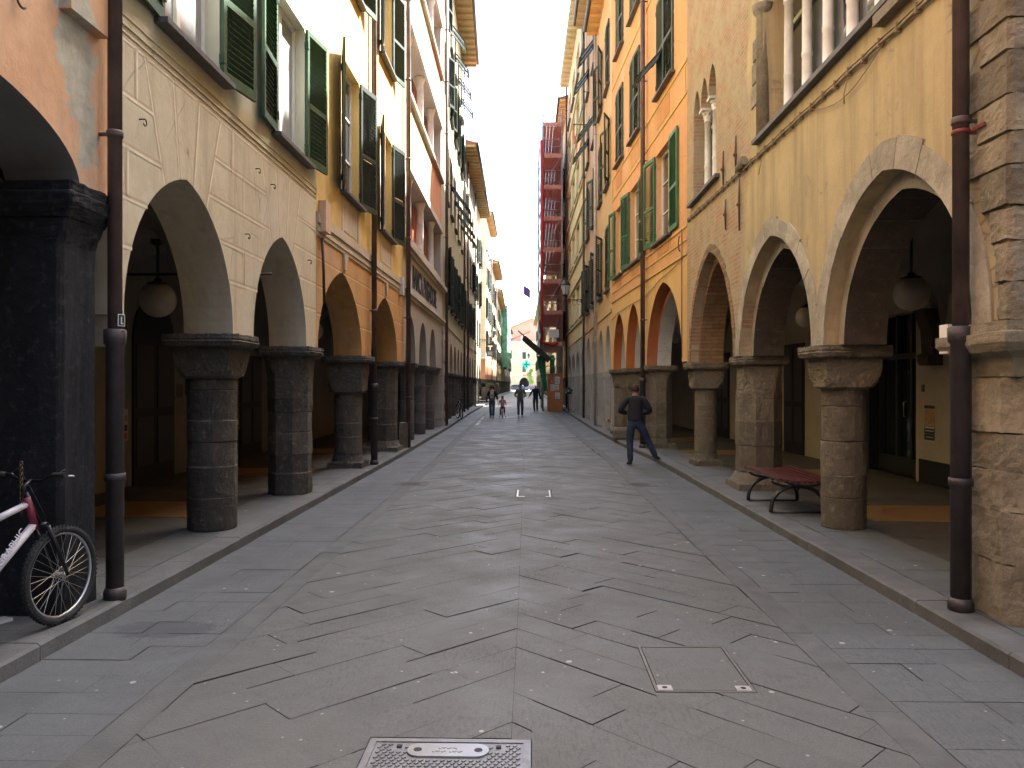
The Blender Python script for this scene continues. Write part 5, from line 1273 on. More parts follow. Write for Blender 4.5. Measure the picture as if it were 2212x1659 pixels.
# ---- dog
def dog():
    t_ = thing('dog', 'small white and tan spaniel peeping out from behind a grey pier', 'dog', (2.98, 28.1, KH), R(95))
    # local: x right, y forward
    ch = [[('rump', (0, -.22, .30), (.075, .085)), ('belly', (0, -.06, .29), (.078, .085)), ('chest', (0, .12, .285), (.088, .105)), ('neck', (0, .21, .35), (.058, .062)), ('head', (0, .29, .385), (.058, .058)), ('muz', (0, .38, .365), (.030, .028)), ('nose', (0, .42, .362), (.018, .016))],
          [('rump', (0, -.22, .30), 0), ('tail1', (0, -.33, .33), .022), ('tail2', (0, -.44, .38), .012)]]
    for sx in (-1, 1):
        ch.append([('chest', (0, .12, .285), 0), ('fs%d' % sx, (sx*.06, .12, .20), .034), ('fk%d' % sx, (sx*.06, .125, .11), .024), ('fp%d' % sx, (sx*.06, .12, .03), .02), ('ft%d' % sx, (sx*.06, .15, .018), .02)])
        ch.append([('rump', (0, -.22, .30), 0), ('hk%d' % sx, (sx*.06, -.16, .20), .045), ('hh%d' % sx, (sx*.06, -.26, .12), .022), ('hp%d' % sx, (sx*.06, -.23, .03), .019), ('ht%d' % sx, (sx*.06, -.20, .018), .02)])
        ch.append([('head', (0, .29, .385), 0), ('e1%d' % sx, (sx*.058, .285, .39), .022), ('e2%d' % sx, (sx*.078, .285, .33), .024), ('e3%d' % sx, (sx*.074, .29, .28), .014)])
    tt = NT('spaniel_fur'); nz = tt.noise(7, 2, tt.mapping(loc=(.4, .1, .2))); c = tt.mix(tt.ramp(nz, .49, .52), (.62, .58, .52), (.36, .12, .03)); m_ = tt.done(c, .9, tt.bump(tt.noise(60), .4, .01))
    skin_mesh('body', *bones(ch), m_, t_, sub=2)
    m_ = MB(); m_.sphere((0, .435, .365), .014, 8, 6); [m_.sphere((sx*.038, .335, .405), .009, 8, 6) for sx in (-1, 1)]; m_.build('nose_and_eyes', M_black, t_)
dog()

# ================================================================== BICYCLES
M_tyre = simple('tyre_rubber', (.02, .02, .02), .85, bump=.3); M_alu = simple('aluminium', (.55, .55, .55), .35, .9); M_spoke = simple('steel_spoke', (.5, .47, .42), .35, .8)
M_bikeblk = simple('bike_black', (.012, .012, .014), .35, .3); M_bikefr = simple('bike_white_paint', (.55, .52, .55), .3); M_bikepur = simple('bike_purple_paint', (.16, .015, .035), .35)
def wheel(r, parent, loc, rotz, knobs=True, name='wheel', thick=.026):
    e = MB(); n = 56; e.tube([((r-thick)*math.cos(2*math.pi*i/n), 0, (r-thick)*math.sin(2*math.pi*i/n)) for i in range(n)], thick, 10, closed=True)
    if knobs:
        for i in range(64):
            for yy, of in ((-.016, 0), (.016, .5), (0, .25)):
                a = 2*math.pi*(i+of)/64; M = Matrix.Rotation(-a, 4, 'Y') @ Matrix.Translation((r-.001-(.006 if yy else 0), yy, 0)); e.box(-.004, .005, -.006, .006, -.006, .006, 0, M)
    w_ = e.build(name, M_tyre, parent, loc, (0, 0, rotz))
    m_ = MB(); rr_ = r-thick*2; m_.tube([(rr_*math.cos(2*math.pi*i/n), 0, rr_*math.sin(2*math.pi*i/n)) for i in range(n)], .011, 8, closed=True); m_.build('rim', M_alu, w_)
    s_ = MB()
    for i in range(32):
        a = 2*math.pi*i/32; sgn = 1 if i % 2 else -1; off = .55*(1 if (i//2) % 2 else -1); s_.tube([(.022*math.cos(a+off*2.2), sgn*.03, .022*math.sin(a+off*2.2)), (rr_*math.cos(a), 0, rr_*math.sin(a))], .0013, 4, smooth=False)
    s_.tube([(0, -.05, 0), (0, .05, 0)], .016, 10); s_.tube([(0, -.032, 0), (0, -.029, 0)], .028, 12); s_.tube([(0, .029, 0), (0, .032, 0)], .028, 12); s_.build('spokes', M_spoke, w_)
    return w_
def bicycle(loc, rotz, steer, label, detail=True, r=.335, scale=1.0, fm=None, fm2=None):
    "local: +x forward; the front axle is at x=0"
    t_ = thing('bicycle', label, 'bicycle', loc, rotz); t_.scale = (scale,)*3
    wheel(r, t_, (0, 0, r), steer, detail); wheel(r, t_, (-1.05, 0, r), 0, detail)
    fm, fm2 = fm or M_bikefr, fm2 or M_bikepur
    hd = Vector((-.22, 0, .78)); hb_ = Vector((-.255, 0, .90)); bb_ = Vector((-.63, 0, .30)); st = Vector((-.80, 0, .78)); ra = Vector((-1.05, 0, r))
    m_ = MB(); m_.tube([hd+Vector((.02, 0, -.07)), bb_], .026, 12, 0); m_.tube([hb_-Vector((0, 0, .05)), (hb_-Vector((0, 0, .05))).lerp(st-Vector((-.02, 0, .10)), .45)], .022, 12, 0); m_.tube([(hb_-Vector((0, 0, .05))).lerp(st-Vector((-.02, 0, .10)), .45), st-Vector((-.02, 0, .10))], .0225, 12, 1); m_.tube([bb_, st], .02, 12, 0)
    for sy_ in (-.03, .03): m_.tube([bb_+Vector((0, sy_, 0)), ra+Vector((0, sy_*2, 0))], .012, 8, 0); m_.tube([st+Vector((.02, sy_, -.1)), ra+Vector((0, sy_*2, 0))], .010, 8, 0)
    m_.tube([hd+Vector((.03, 0, -.10)), hb_], .026, 12, 1); m_.build('frame', [fm, fm2], t_)
    if detail:
        tm_ = textmesh('GRAPHIC', .062, .002, simple('decal_white', (.75, .75, .78), .4)); d_ = (hd-bb_).normalized(); an_ = math.atan2(d_.z, d_.x)
        place(tm_, 'lettering', t_, tuple(hd.lerp(bb_, .38)+Vector((0, -.030, 0))), (R(90), -an_, 0))
    f_ = MB(); c_, s_ = math.cos(steer), math.sin(steer)
    for sgn in (-1, 1):
        off = Vector((-s_*.055*sgn, c_*.055*sgn, 0)); f_.tube([Vector((0, 0, r))+off, Vector((-.08, 0, r+.20))+off, Vector((-.155, 0, .70))+off], [.012, .016, .017], 8)
    f_.tube([Vector((-.155, 0, .70))+Vector((s_*.055, -c_*.055, 0)), Vector((-.155, 0, .70))+Vector((-s_*.055, c_*.055, 0))], .02, 8)
    f_.tube([Vector((-.155, 0, .70)), hb_+Vector((-.005, 0, .03))], .017, 8); f_.build('fork', M_bikeblk, t_)
    h_ = MB(); hc = Vector((-.27, 0, .97)); ax = Vector((-s_, c_, 0)); fw = Vector((c_, s_, 0)); stem = hc+fw*.06+Vector((0, 0, .03))
    h_.tube([hc-Vector((0, 0, .06)), hc, stem], .016, 8)
    h_.tube([stem-ax*.30+Vector((0, 0, .05))-fw*.05, stem-ax*.16+Vector((0, 0, .04)), stem-ax*.08, stem, stem+ax*.08, stem+ax*.16+Vector((0, 0, .04)), stem+ax*.30+Vector((0, 0, .05))-fw*.05], .012, 8)
    hb2 = h_.build('handlebar', M_bikeblk, t_)
    l_ = MB(); kb_ = MB()
    for sgn in (-1, 1):
        a_ = stem+ax*.18*sgn+Vector((0, 0, .042))-fw*.01; b_ = stem+ax*.31*sgn+Vector((0, 0, .052))-fw*.055; MB().tube([a_, b_], .017, 10).build('grip', M_tyre, hb2)
        l_.tube([a_+fw*.03-ax*.02*sgn, a_+fw*.06+Vector((0, 0, -.01)), b_+fw*.07+Vector((0, 0, -.015))], .006, 6)
        kb_.tube([a_+fw*.03, a_+fw*.10+Vector((0, 0, .03)), (a_+fw*.12).lerp(Vector((-.12, 0, .80)), .4), Vector((-.12, 0, .76)), Vector((-.1, 0, .62))], .003, 5)
    l_.build('brake_lever', M_alu, hb2); kb_.build('brake_cable', M_bikeblk, hb2)
    cr = MB(); cr.tube([bb_+Vector((0, -.05, 0)), bb_+Vector((0, -.055, 0))], .095, 24); cr.tube([bb_+Vector((0, -.06, 0)), bb_+Vector((.12, -.075, -.12))], .010, 6); cr.tube([bb_+Vector((0, .06, 0)), bb_+Vector((-.12, .075, .12))], .010, 6)
    cr.box(bb_.x+.08, bb_.x+.17, -.16, -.08, bb_.z-.135, bb_.z-.115); cr.box(bb_.x-.17, bb_.x-.08, .08, .16, bb_.z+.115, bb_.z+.135); cr.build('crankset', M_alu, t_)
    sd_ = MB(); sd_.tube([st-Vector((0, 0, .1)), st+Vector((-.03, 0, .12))], .013, 8); sd_.loft([[(st.x-.03+x_*1.0, y_*w_, st.z+.12+z_) for x_, y_ in ((-.13, -1), (-.13, 1), (.0, .7), (.14, .25), (.14, -.25), (0, -.7))] for w_, z_ in ((.05, 0), (.07, .025), (.06, .045))]); sd_.build('saddle', M_bikeblk, t_)
    return t_
bk1 = bicycle((-3.225, 5.31, KH), R(70), R(11), 'white and purple mountain bike with knobbly tyres leaning by the black pier')
ch_ = MB()
for i in range(18):
    p = Vector((-3.33, 5.05, KH+1.12-.018*i)); M = Matrix.Translation(p) @ Matrix.Rotation(R(90*(i % 2)), 4, 'Z'); ch_.tube([tuple(M @ Vector((.011*math.cos(a/5*math.pi), 0, .016*math.sin(a/5*math.pi)))) for a in range(10)], .0035, 5, closed=True)
ch_.build('chain', simple('rusty_chain', (.12, .08, .05), .5, .7), label='rusty chain looped round the handlebar of the mountain bike', category='chain')
bicycle((-3.55, 37.6, KH), R(105), R(10), 'dark bicycle parked among the far left columns by the pavement', False, fm=M_bikeblk, fm2=M_bikeblk)
bc = bicycle((pmc.location.x+.0, pmc.location.y-.42, .0), R(-90), 0, 'little white and red child bicycle under the girl in pink', False, r=.335, scale=.52, fm=simple('child_bike_white', (.6, .55, .5), .4), fm2=simple('child_bike_red', (.4, .04, .05), .4))
mb = MB()
for sg_ in (-1, 1):
    mb.tube([(-1.05, 0, .335), (-1.05, sg_*.3, .13)], .012, 6); mb.tube([(-1.05, sg_*.30, .10), (-1.05, sg_*.34, .10)], .10, 16)
mb.build('stabiliser', M_bikeblk, bc)

# ================================================================== BENCH
tb = thing('bench', 'backless bench with dark red slats and arched iron legs between the stone columns', 'bench', (3.36, 10.55, KH))
sl = simple('red_bench_paint', (.085, .022, .02), .35, var=.2)
for i in range(9):
    x = -.30+.075*i; z = .415+.035*((i-4)/4)**2
    MB().box(x-.026, x+.026, -.78, .78, z, z+.028).build('slat', sl, tb)
for yy in (-.52, .52):
    m_ = MB()
    arc_ = [(-.34*math.cos(math.pi*i/18), yy, .02+.33*math.sin(math.pi*i/18)**.8) for i in range(19)]; m_.tube([(p[0], p[1], max(p[2], .015)) for p in arc_], .026, 8)
    m_.tube([(-.33*math.cos(math.pi*i/14), yy, .42-.08*math.sin(math.pi*i/14)) for i in range(15)], .016, 8); m_.tube([(-.34, yy, .02), (.34, yy, .02)], .014, 8); m_.tube([(0, yy, .30), (0, yy, .38)], .02, 8); m_.build('leg', simple('bench_iron', (.05, .05, .052), .4, .5), tb)
MB().tube([(0, -.52, .34), (0, .52, .34)], .014, 8).build('stretcher', M_iron, tb)

# ================================================================== THINGS SET INTO THE ROAD
M_mh = simple('worn_manhole_iron', (.20, .20, .205), .45, .5, var=.2, nscale=12, bump=.15)
mc = thing('manhole_cover', 'grey iron manhole cover with diamond tread and an oval keyhole plate at the bottom edge', 'manhole cover', (-.40, 3.46, 0))
m_ = MB()
for a in (((-.395, -.36, -.41, .41)), ((.36, .395, -.41, .41)), ((-.36, .36, .375, .41)), ((-.36, .36, -.41, -.375))): m_.box(*a, -.03, .002)
m_.build('frame', M_mh, mc)
m_ = MB(); m_.box(-.3595, .3595, -.3745, .3745, -.03, -.0035)
for i in range(21):
    for j in range(28):
        x = -.335+i*.0335+(.01675 if j % 2 else 0); y = -.36+j*.0262
        if x > .34 or (abs(x) < .20 and .20 < y < .37) or (abs(abs(x)-.24) < .035 and y > .28): continue
        M = Matrix.Translation((x, y, -.004)) @ Matrix.Rotation(R(45), 4, 'Z'); m_.box(-.0095, .0095, -.0065, .0065, 0, .006, 0, M)
m_.build('tread_plate', M_mh, mc)
m_ = MB(); n = 24
def stad(hw, hr, z): return [((hw if math.cos(a) > 0 else -hw)+hr*math.cos(a), .285+hr*math.sin(a), z) for a in [2*math.pi*(i+.5)/n for i in range(n)]]
m_.loft([stad(.13, .068, -.004), stad(.13, .066, .006)], smooth=False); kp = m_.build('keyhole_plate', simple('polished_iron', (.30, .30, .31), .35, .7, var=.1), mc)
m_ = MB(); m_.tube([(-.145, .285, .0055), (-.145, .285, .0072)], .020, 14); m_.tube([(.145, .285, .0055), (.145, .285, .0072)], .020, 14)
for x in (-.24, .24): m_.box(x-.012, x+.012, .318, .342, -.004, .0035)
m_.build('keyhole', M_black, kp)
# the cast lettering is worn beyond reading: low letter-sized strokes in two rows
for k, (n_, w_) in enumerate(((7, .010), (11, .0098))):
    m_ = MB()
    for i in range(n_):
        if k == 1 and i == 5: continue
        x_ = (i-(n_-1)/2)*(w_+.0035); y_ = .298-.034*k; m_.box(x_-w_/2, x_-w_/2+.0022, y_-.006, y_+.006, .006, .0072); m_.box(x_-w_/2+.0022, x_+w_/2-.001, y_+(.004 if i % 3 else -.006), y_+(.006 if i % 3 else -.004), .006, .0072)
        if i % 2: m_.box(x_+w_/2-.001, x_+w_/2+.001, y_-.006, y_+.006, .006, .0072)
    m_.build('lettering', M_castiron, kp)
sc2 = thing('access_cover', 'square stone filled access cover with two bright steel corner plates', 'access cover', (.99, 4.885, 0))
MB().box(-.262, .262, -.362, .362, -.02, .0005).build('stone_infill', M_slab, sc2)
m_ = MB()
for a in ((-.285, -.268, -.39, .39), (.268, .285, -.39, .39), (-.268, .268, .372, .39), (-.268, .268, -.39, -.372)): m_.box(*a, -.02, .002)
m_.build('frame', simple('dull_steel', (.17, .16, .145), .5, .5, var=.2), sc2)
for x in (-.225, .225):
    o = MB().box(x-.042, x+.042, -.368, -.295, -.01, .003).build('corner_plate', simple('bright_steel', (.50, .50, .49), .35, .5), sc2); MB().tube([(x, -.33, .002), (x, -.33, .0042)], .016, 12).build('keyhole', M_black, o)
s3 = thing('access_cover', 'access cover in mid street marked by two white painted corners', 'access cover', (.03, 12.6, 0))
MB().box(-.28, .28, -.39, .39, -.02, -.001).build('stone_infill', M_slab, s3)
m_ = MB(); m_.box(-.27, -.245, -.37, .37, -.001, .003); m_.box(-.245, -.15, -.37, -.33, -.001, .003); m_.box(.245, .262, -.37, .37, -.001, .003); m_.box(.18, .245, -.37, -.345, -.001, .003); m_.build('painted_corner', simple('road_white', (.68, .68, .66), .7, var=.2, nscale=30), s3)
m_ = MB()
for k in range(26):
    y = 33.5+k*.38
    if random.random() < .8: x = lerp(LK, y)+1.05+shiftx(y)*.2; m_.box(x-.06, x+.06, y, y+random.uniform(.15, .36), -.001, .0035)
m_.build('painted_line', simple('road_white', (.68, .68, .66), .7), kind='structure')
M_gr = simple('grate_stone', (.10, .095, .09), .8, var=.2)
for (x, y, sd_) in ((-2.12, 13.7, 'left'), (1.86, 13.75, 'right')):
    o = thing('drain_grate', 'slotted stone drain in the %s gutter strip' % sd_, 'drain', (x, y, 0)); m_ = MB(); m_.box(-.30, .30, -.24, .24, .0, .004); m_.build('plate', M_gr, o)
    s_ = MB()
    for i in range(6): s_.box(-.2+.03*abs(i-2.5), .2-.03*abs(i-2.5), -.17+i*.065, -.145+i*.065, .004, .0055)
    s_.build('slots', M_black, o)

# ================================================================== SCAFFOLD AND HOARDING
M_pole = simple('galvanised_pole', (.35, .35, .34), .4, .7, var=.15); M_deckr = simple('red_brown_boards', (.42, .20, .16), .7, var=.25)
t = NT('red_debris_net'); t.l.new(t.mix(t.ramp(t.noise(5, 4), .3, .7), (.62, .12, .12), (.52, .08, .09)), t.p.inputs['Base Color']); t.p.inputs['Roughness'].default_value = .9
tl = t.n.new('ShaderNodeBsdfTranslucent'); tl.inputs['Color'].default_value = (.6, .10, .08, 1); mxs = t.n.new('ShaderNodeMixShader'); mxs.inputs[0].default_value = .5
t.l.new(t.p.outputs[0], mxs.inputs[1]); t.l.new(tl.outputs[0], mxs.inputs[2]); t.l.new(mxs.outputs[0], t.n['Material Output'].inputs[0]); M_rnet = t.m
M_bnet = simple('blue_net', (.05, .20, .32), .9, var=.2)
sx0, sx1, sy0, sy1 = .72, 2.05, 51.0, 62.0
ts = thing('scaffold', 'tall steel scaffold with red netting and plank decks over the right pavement', 'scaffold', (0, 0, 0))
m_ = MB()
for x in (sx0, sx1-.1):
    for y in (sy0, sy0+1.8, sy0+3.7, sy0+5.5, sy0+7.3, sy0+9.2, sy1): m_.tube([(x, y, .0), (x, y, 19.6+(.9 if y == sy0 and x == sx0 else 0))], .045, 8)
for k in range(9):
    z = 2.4+2.03*k-.0
    for y in (sy0, sy0+3.7, sy0+7.3, sy1): m_.tube([(sx0, y, z), (sx1, y, z)], .03, 6)
    for dz in (0, .5, 1.0):
        m_.tube([(sx0, sy0, z+dz), (sx0, sy1, z+dz)], .025, 6)
        if dz: m_.tube([(sx0, sy0, z+dz), (sx1-.1, sy0, z+dz)], .025, 6)
    if k in (2, 4, 6): m_.tube([(sx0, sy0-.04, z), (sx1-.1, sy0-.04, z+2.0)], .022, 6)
m_.build('poles', M_pole, ts)
for k in range(8):
    z = 4.2+2.03*k; m_ = MB()
    for j in range(6): x = sx0+.04+j*.21; m_.box(x, x+.2, sy0-.05, sy1+.05, z, z+.05)
    m_.box(sx0+.05, sx1-.1, sy0-.07, sy0-.03, z+.05, z+.28); m_.build('deck', M_deckr, ts)
def wavy(x, y0, y1, z0, z1, ny, nz, amp, name, mat, parent, xd=True):
    m = MB(); v = []; 
    for i in range(ny+1):
        for j in range(nz+1):
            y = y0+(y1-y0)*i/ny; z = z0+(z1-z0)*j/nz; a = amp*math.sin(i*1.3+j*.7)+amp*.6*math.sin(j*2.1)
            v.append((x+a, y, z) if xd else (y, x+a, z))
    m.add(v, [(i*(nz+1)+j, (i+1)*(nz+1)+j, (i+1)*(nz+1)+j+1, i*(nz+1)+j+1) for i in range(ny) for j in range(nz)], 0, None, True); return m.build(name, mat, parent)
wavy(sx0-.06, sy0-.05, sy1, 4.3, 17.6, 26, 40, .03, 'red_net', M_rnet, ts); wavy(sx0-.22, sy0+3.0, sy1+.5, 4.0, 19.0, 20, 40, .04, 'blue_net', M_bnet, ts)
t = NT('pink_debris_mesh'); t.p.inputs['Base Color'].default_value = (.66, .26, .24, 1); t.p.inputs['Roughness'].default_value = .9
tr_ = t.n.new('ShaderNodeBsdfTransparent'); mx2 = t.n.new('ShaderNodeMixShader'); mx2.inputs[0].default_value = .20; tl = t.n.new('ShaderNodeBsdfTranslucent'); tl.inputs['Color'].default_value = (.8, .3, .28, 1); mx3 = t.n.new('ShaderNodeMixShader'); mx3.inputs[0].default_value = .5
t.l.new(t.p.outputs[0], mx3.inputs[1]); t.l.new(tl.outputs[0], mx3.inputs[2]); t.l.new(tr_.outputs[0], mx2.inputs[1]); t.l.new(mx3.outputs[0], mx2.inputs[2]); t.l.new(mx2.outputs[0], t.n['Material Output'].inputs[0])
wavy(sy0-.10, sx0, sx1-.1, 4.6, 17.6, 8, 40, .02, 'front_mesh', t.m, ts, xd=False)
m_ = MB(); m_.tube([(sx0-.1, sy0-.1, 4.35), (sx0, sy0-.12, 4.45), (sx0+.3, sy0-.15, 4.35), (sx0+.6, sy0-.14, 4.28), (sx0+.9, sy0-.12, 4.4), (sx1-.35, sy0-.1, 4.35)], [.05, .12, .09, .12, .10, .03], 10); m_.tube([(sx0-.1, sy0-.1, 17.5), (sx0-.06, sy0-.08, 12), (sx0-.1, sy0-.1, 8), (sx0-.06, sy0-.09, 4.4)], .10, 8); m_.build('red_net_roll', simple('red_net_cloth', (.42, .03, .03), .8, var=.2), ts)
m_ = MB(); m_.box(sx0+.35, sx0+1.02, sy0-.13, sy0-.11, 4.75, 5.28, 0); [m_.box(sx0+.42, sx0+.95-.1*(k % 2), sy0-.134, sy0-.13, 4.84+.1*k, 4.87+.1*k, 1) for k in range(4)]; m_.build('notice_board', [simple('notice_white', (.62, .62, .62), .6), simple('notice_grey', (.4, .4, .4), .6)], ts)
# plank chute
ch_ = thing('debris_chute', 'dark wooden plank chute with prongs jutting out of the scaffold over the street', 'chute', (1.22, 50.3, 3.35), 0)
M = Matrix.Rotation(R(-40), 4, 'Y')
ang = R(180-41); dx, dz = math.cos(ang), math.sin(ang)
Mr = Matrix.Rotation(-ang, 4, 'Y')
m_ = MB()
for j in range(5): m_.box(0, 2.2, -.5+.21*j, -.30+.21*j, -.03, .03, 0, Mr)
for y in (-.52, .54): m_.box(0, 2.2, y, y+.04, -.04, .30, 0, Mr)
m_.build('plank', simple('dark_plank', (.035, .025, .02), .8, var=.3), ch_)
m_ = MB()
for j in range(4): m_.tube([tuple(Mr @ Vector((1.9, -.42+.28*j, .02))), tuple(Mr @ Vector((2.75, -.42+.28*j, .02)))], .03, 6)
m_.build('prong', simple('prong_red_oxide', (.16, .06, .045), .7), ch_)
M_gncl = simple('green_mesh_cloth', (.03, .19, .09), .85, var=.25)
gn = MB(); v = []
for i in range(9):
    for j in range(16):
        tt_ = j/15; wd_ = .5*(1-.55*tt_); x = .55+.35*tt_+wd_*(i/8-.5); v.append((x, 50.6+.08*math.sin(i*1.6+j*.3), 3.55-2.25*tt_))
gn.add(v, [(i*16+j, (i+1)*16+j, (i+1)*16+j+1, i*16+j+1) for i in range(8) for j in range(15)], 0, None, True); o = gn.build('hanging_net', M_gncl, label='loose green mesh sheet hanging below the plank chute', category='net')
so_ = o.modifiers.new('s', 'SOLIDIFY'); so_.thickness = .02
gr_ = MB(); gr_.lathe([(.14, 2.42), (.17, 2.6), (.15, 3.0), (.17, 3.4), (.13, 3.62)], 14, (1.32, 51.15)); gr_.build('net_roll', M_gncl, label='upright roll of green mesh standing on top of the orange hoarding', category='net')
hd_ = thing('hoarding', 'orange plywood hoarding box with posters around the scaffold foot', 'hoarding', (0, 0, 0))
P_ply = simple('orange_plywood', (.38, .135, .035), .6, var=.18, nscale=3, bump=.15)
m_ = MB(); m_.box(1.02, 1.98, 50.75, 50.79, .0, 2.36); m_.box(1.02, 1.06, 50.79, 53.2, 0, 2.36); m_.box(1.94, 1.98, 50.79, 53.2, 0, 2.36); m_.box(1.0, 2.0, 50.72, 53.22, 2.361, 2.41); m_.build('plywood_panel', P_ply, hd_)
pk = [simple('paper_white', (.6, .6, .58), .7), simple('paper_print', (.22, .22, .25), .7), simple('paper_blue', (.12, .22, .45), .7), simple('paper_yellow', (.5, .38, .08), .7), simple('paper_red', (.45, .08, .05), .7)]
for (x0, x1, z0, z1, k) in ((1.48, 1.78, 1.75, 2.22, 1), (1.2, 1.46, 1.32, 1.72, 0), (1.5, 1.74, 1.36, 1.70, 4), (1.5, 1.8, .78, 1.02, 2), (1.5, 1.8, 1.03, 1.20, 3), (1.24, 1.32, 1.86, 1.96, 4)):
    m_ = MB(); m_.box(x0, x1, 50.742, 50.749, z0, z1, 0); w_, h_ = x1-x0, z1-z0
    for q in range(4): m_.box(x0+w_*.12, x1-w_*(.12+.15*(q % 2)), 50.739, 50.742, z0+h_*(.12+.2*q), z0+h_*(.22+.2*q), 1)
    m_.build('poster', [pk[0], pk[k] if k else pk[1]], hd_)

# ================================================================== FLOWERS, SIGNS, FLAG, CLOTHES
M_leaf = simple('leaf_green', (.04, .09, .025), .7, var=.3); M_petal = simple('white_petal', (.72, .70, .66), .7)
def planter(x, y, z, r, label, stand=True, hook=0):
    t_ = thing('flower_basket', label, 'flower basket', (x, y, 0), group='white flower baskets along the street')
    m_ = MB()
    if stand: m_.tube([(0, 0, KH), (0, 0, z-.1)], .022, 8); m_.lathe([(.14, KH), (.14, KH+.03), (.03, KH+.06)], 14)
    else: m_.tube([(0, 0, z+.25), (hook*.1, 0, z+.3), (hook*.32, 0, z+.28)], .014, 6); m_.tube([(0, 0, z-.05), (0, 0, z+.26)], .006, 5)
    m_.lathe([(.08, z-.12), (.15, z-.02), (.16, z+.02)], 14); m_.build('stand' if stand else 'bracket', M_iron, t_)
    for nm, mt, cnt, sz in (('leaves', M_leaf, 420, .05), ('flowers', M_petal, 170, .035)):
        m_ = MB()
        for i in range(cnt):
            th, ph = random.uniform(0, 2*math.pi), math.acos(random.uniform(-.8, 1)); rr_ = r*random.uniform(.55, 1.08)*(1.03 if nm == 'flowers' else 1)
            p = Vector((rr_*math.sin(ph)*math.cos(th), rr_*math.sin(ph)*math.sin(th), z+.05+rr_*math.cos(ph)*.85)); a = Vector((random.uniform(-1, 1), random.uniform(-1, 1), random.uniform(-1, 1))).normalized(); b2 = a.cross(Vector((random.uniform(-1, 1), .3, 1))).normalized(); s_ = sz*random.uniform(.6, 1.2)
            m_.add([p+a*s_, p+b2*s_*.6, p-a*s_, p-b2*s_*.6], [(0, 1, 2, 3)])
        m_.build(nm, mt, t_)
planter(2.12, 45.8, 1.28, .26, 'white flowers on a black stand at the grey piers right of the hoarding')
for (x, y, lab, hk) in ((-3.75, 60.5, 'white flower basket on the last left column before the side street', -1), (-4.15, 79, 'white flower basket above the red haired woman at the cream corner', -1), (-4.2, 93, 'white flower basket on a far left column of the apricot building', -1)): planter(x, y, 1.62, .27, lab, False, hk)
planter(1.62, 62.8, 1.3, .42, 'leafy green and yellow shrub in a pot left of the hoarding')
sg = thing('hanging_sign', 'black tobacconist sign with a white letter T hanging at the side street corner', 'sign', (-3.98, 75.0, 0))
MB().box(-.34, .34, -.04, .04, 4.35, 5.6).build('board', simple('sign_panel_black', (.015, .015, .015), .4), sg)
m_ = MB(); m_.box(-.22, .22, -.046, -.041, 5.30, 5.42); m_.box(-.06, .06, -.046, -.041, 4.98, 5.30)
m_.build('letter', M_white, sg); MB().box(-.45, -.34, -.02, .02, 5.2, 5.25).build('bracket', M_iron, sg)
for k in range(3): MB().box(-.24, .24-.08*(k % 2), -.046, -.041, 4.50+.13*k, 4.56+.13*k).build('small_lettering', simple('sign_grey', (.4, .4, .4), .5), sg)
fl = thing('flag', 'dark blue and purple flag flying over the street from the right', 'flag', (0, 110, 0))
MB().tube([(1.6, 0, 13.0), (-1.15, 0, 15.6)], .03, 8).build('pole', M_iron, fl)
m_ = MB(); v = []
for i in range(13):
    for j in range(9): a = i/12; bq = j/8; v.append((-1.15+a*.9, .12*math.sin(a*7+bq), 15.5-a*.5-bq*(1.2+.1*a)))
m_.add(v, [(i*9+j, (i+1)*9+j, (i+1)*9+j+1, i*9+j+1) for i in range(12) for j in range(8)], 0, None, True)
tt = NT('flag_cloth'); c = tt.mix(tt.ramp(tt.noise(1.2, 3), .45, .55), (.015, .018, .07), (.06, .03, .11)); fm_ = tt.done(c, .8); o = m_.build('cloth', fm_, fl); o.modifiers.new('s', 'SOLIDIFY').thickness = .01
cr_ = thing('pharmacy_cross', 'glowing green and blue pharmacy cross sign at the far end of the street', 'sign', (0, 0, 0))
gx = (1137-1149)/1700*180; mG = simple('green_neon', (.02, .5, .1), .5, emit=((.02, 1, .15), .25)); mBl = simple('blue_neon', (.02, .1, .3), .5, emit=((.02, .2, .8), .12))
m_ = MB()
for (a, c, e, f) in ((-.34, .34, -.95, .95), (-.95, -.341, -.34, .34), (.341, .95, -.34, .34)): m_.box(gx+a, gx+c, 180, 180.2, 6.2+e, 6.2+f)
m_.build('cross', mG, cr_); m_ = MB()
for (a, c, e, f) in ((-.2, .2, -.7, .7), (-.7, -.201, -.2, .2), (.201, .7, -.2, .2)): m_.box(gx+a, gx+c, 179.96, 179.99, 6.2+e, 6.2+f)
m_.build('inner_light', mBl, cr_); MB().tube([(gx+.9, 180.1, 6.2), (1.15, 180.1, 6.2)], .04, 6).build('bracket', M_iron, cr_)
hc = MB(); v = []
for i in range(7):
    for j in range(7): v.append((1.95+.08*math.sin(j), 35.4+i*.09, 12.0+j*.24))
hc.add(v, [(i*7+j, (i+1)*7+j, (i+1)*7+j+1, i*7+j+1) for i in range(6) for j in range(6)], 0, None, True); o = hc.build('hanging_cloth', simple('orange_red_cloth', (.55, .08, .03), .85), label='orange red cloth hung out from an upper window on the right', category='cloth'); o.modifiers.new('s', 'SOLIDIFY').thickness = .02
MB().tube([(2.55, 35.7, 13.5), (1.85, 35.7, 13.5)], .02, 6).build('drying_rail', M_iron, label='iron drying rail holding the orange red cloth on the right facade', category='rail')
# stone block and street barrier by the orange building
MB().loft([[(2.42+.06*a_, 23.2+.06*a_, z_), (2.95-.06*a_, 23.2+.06*a_, z_), (2.95-.06*a_, 23.75-.06*a_, z_), (2.42+.06*a_, 23.75-.06*a_, z_)] for a_, z_ in ((.6, KH), (0, KH+.06), (0, KH+.26), (.8, KH+.34))], smooth=False).build('stone_block', M_bstone, label='low rounded stone block at the column foot behind the near man', category='stone block')

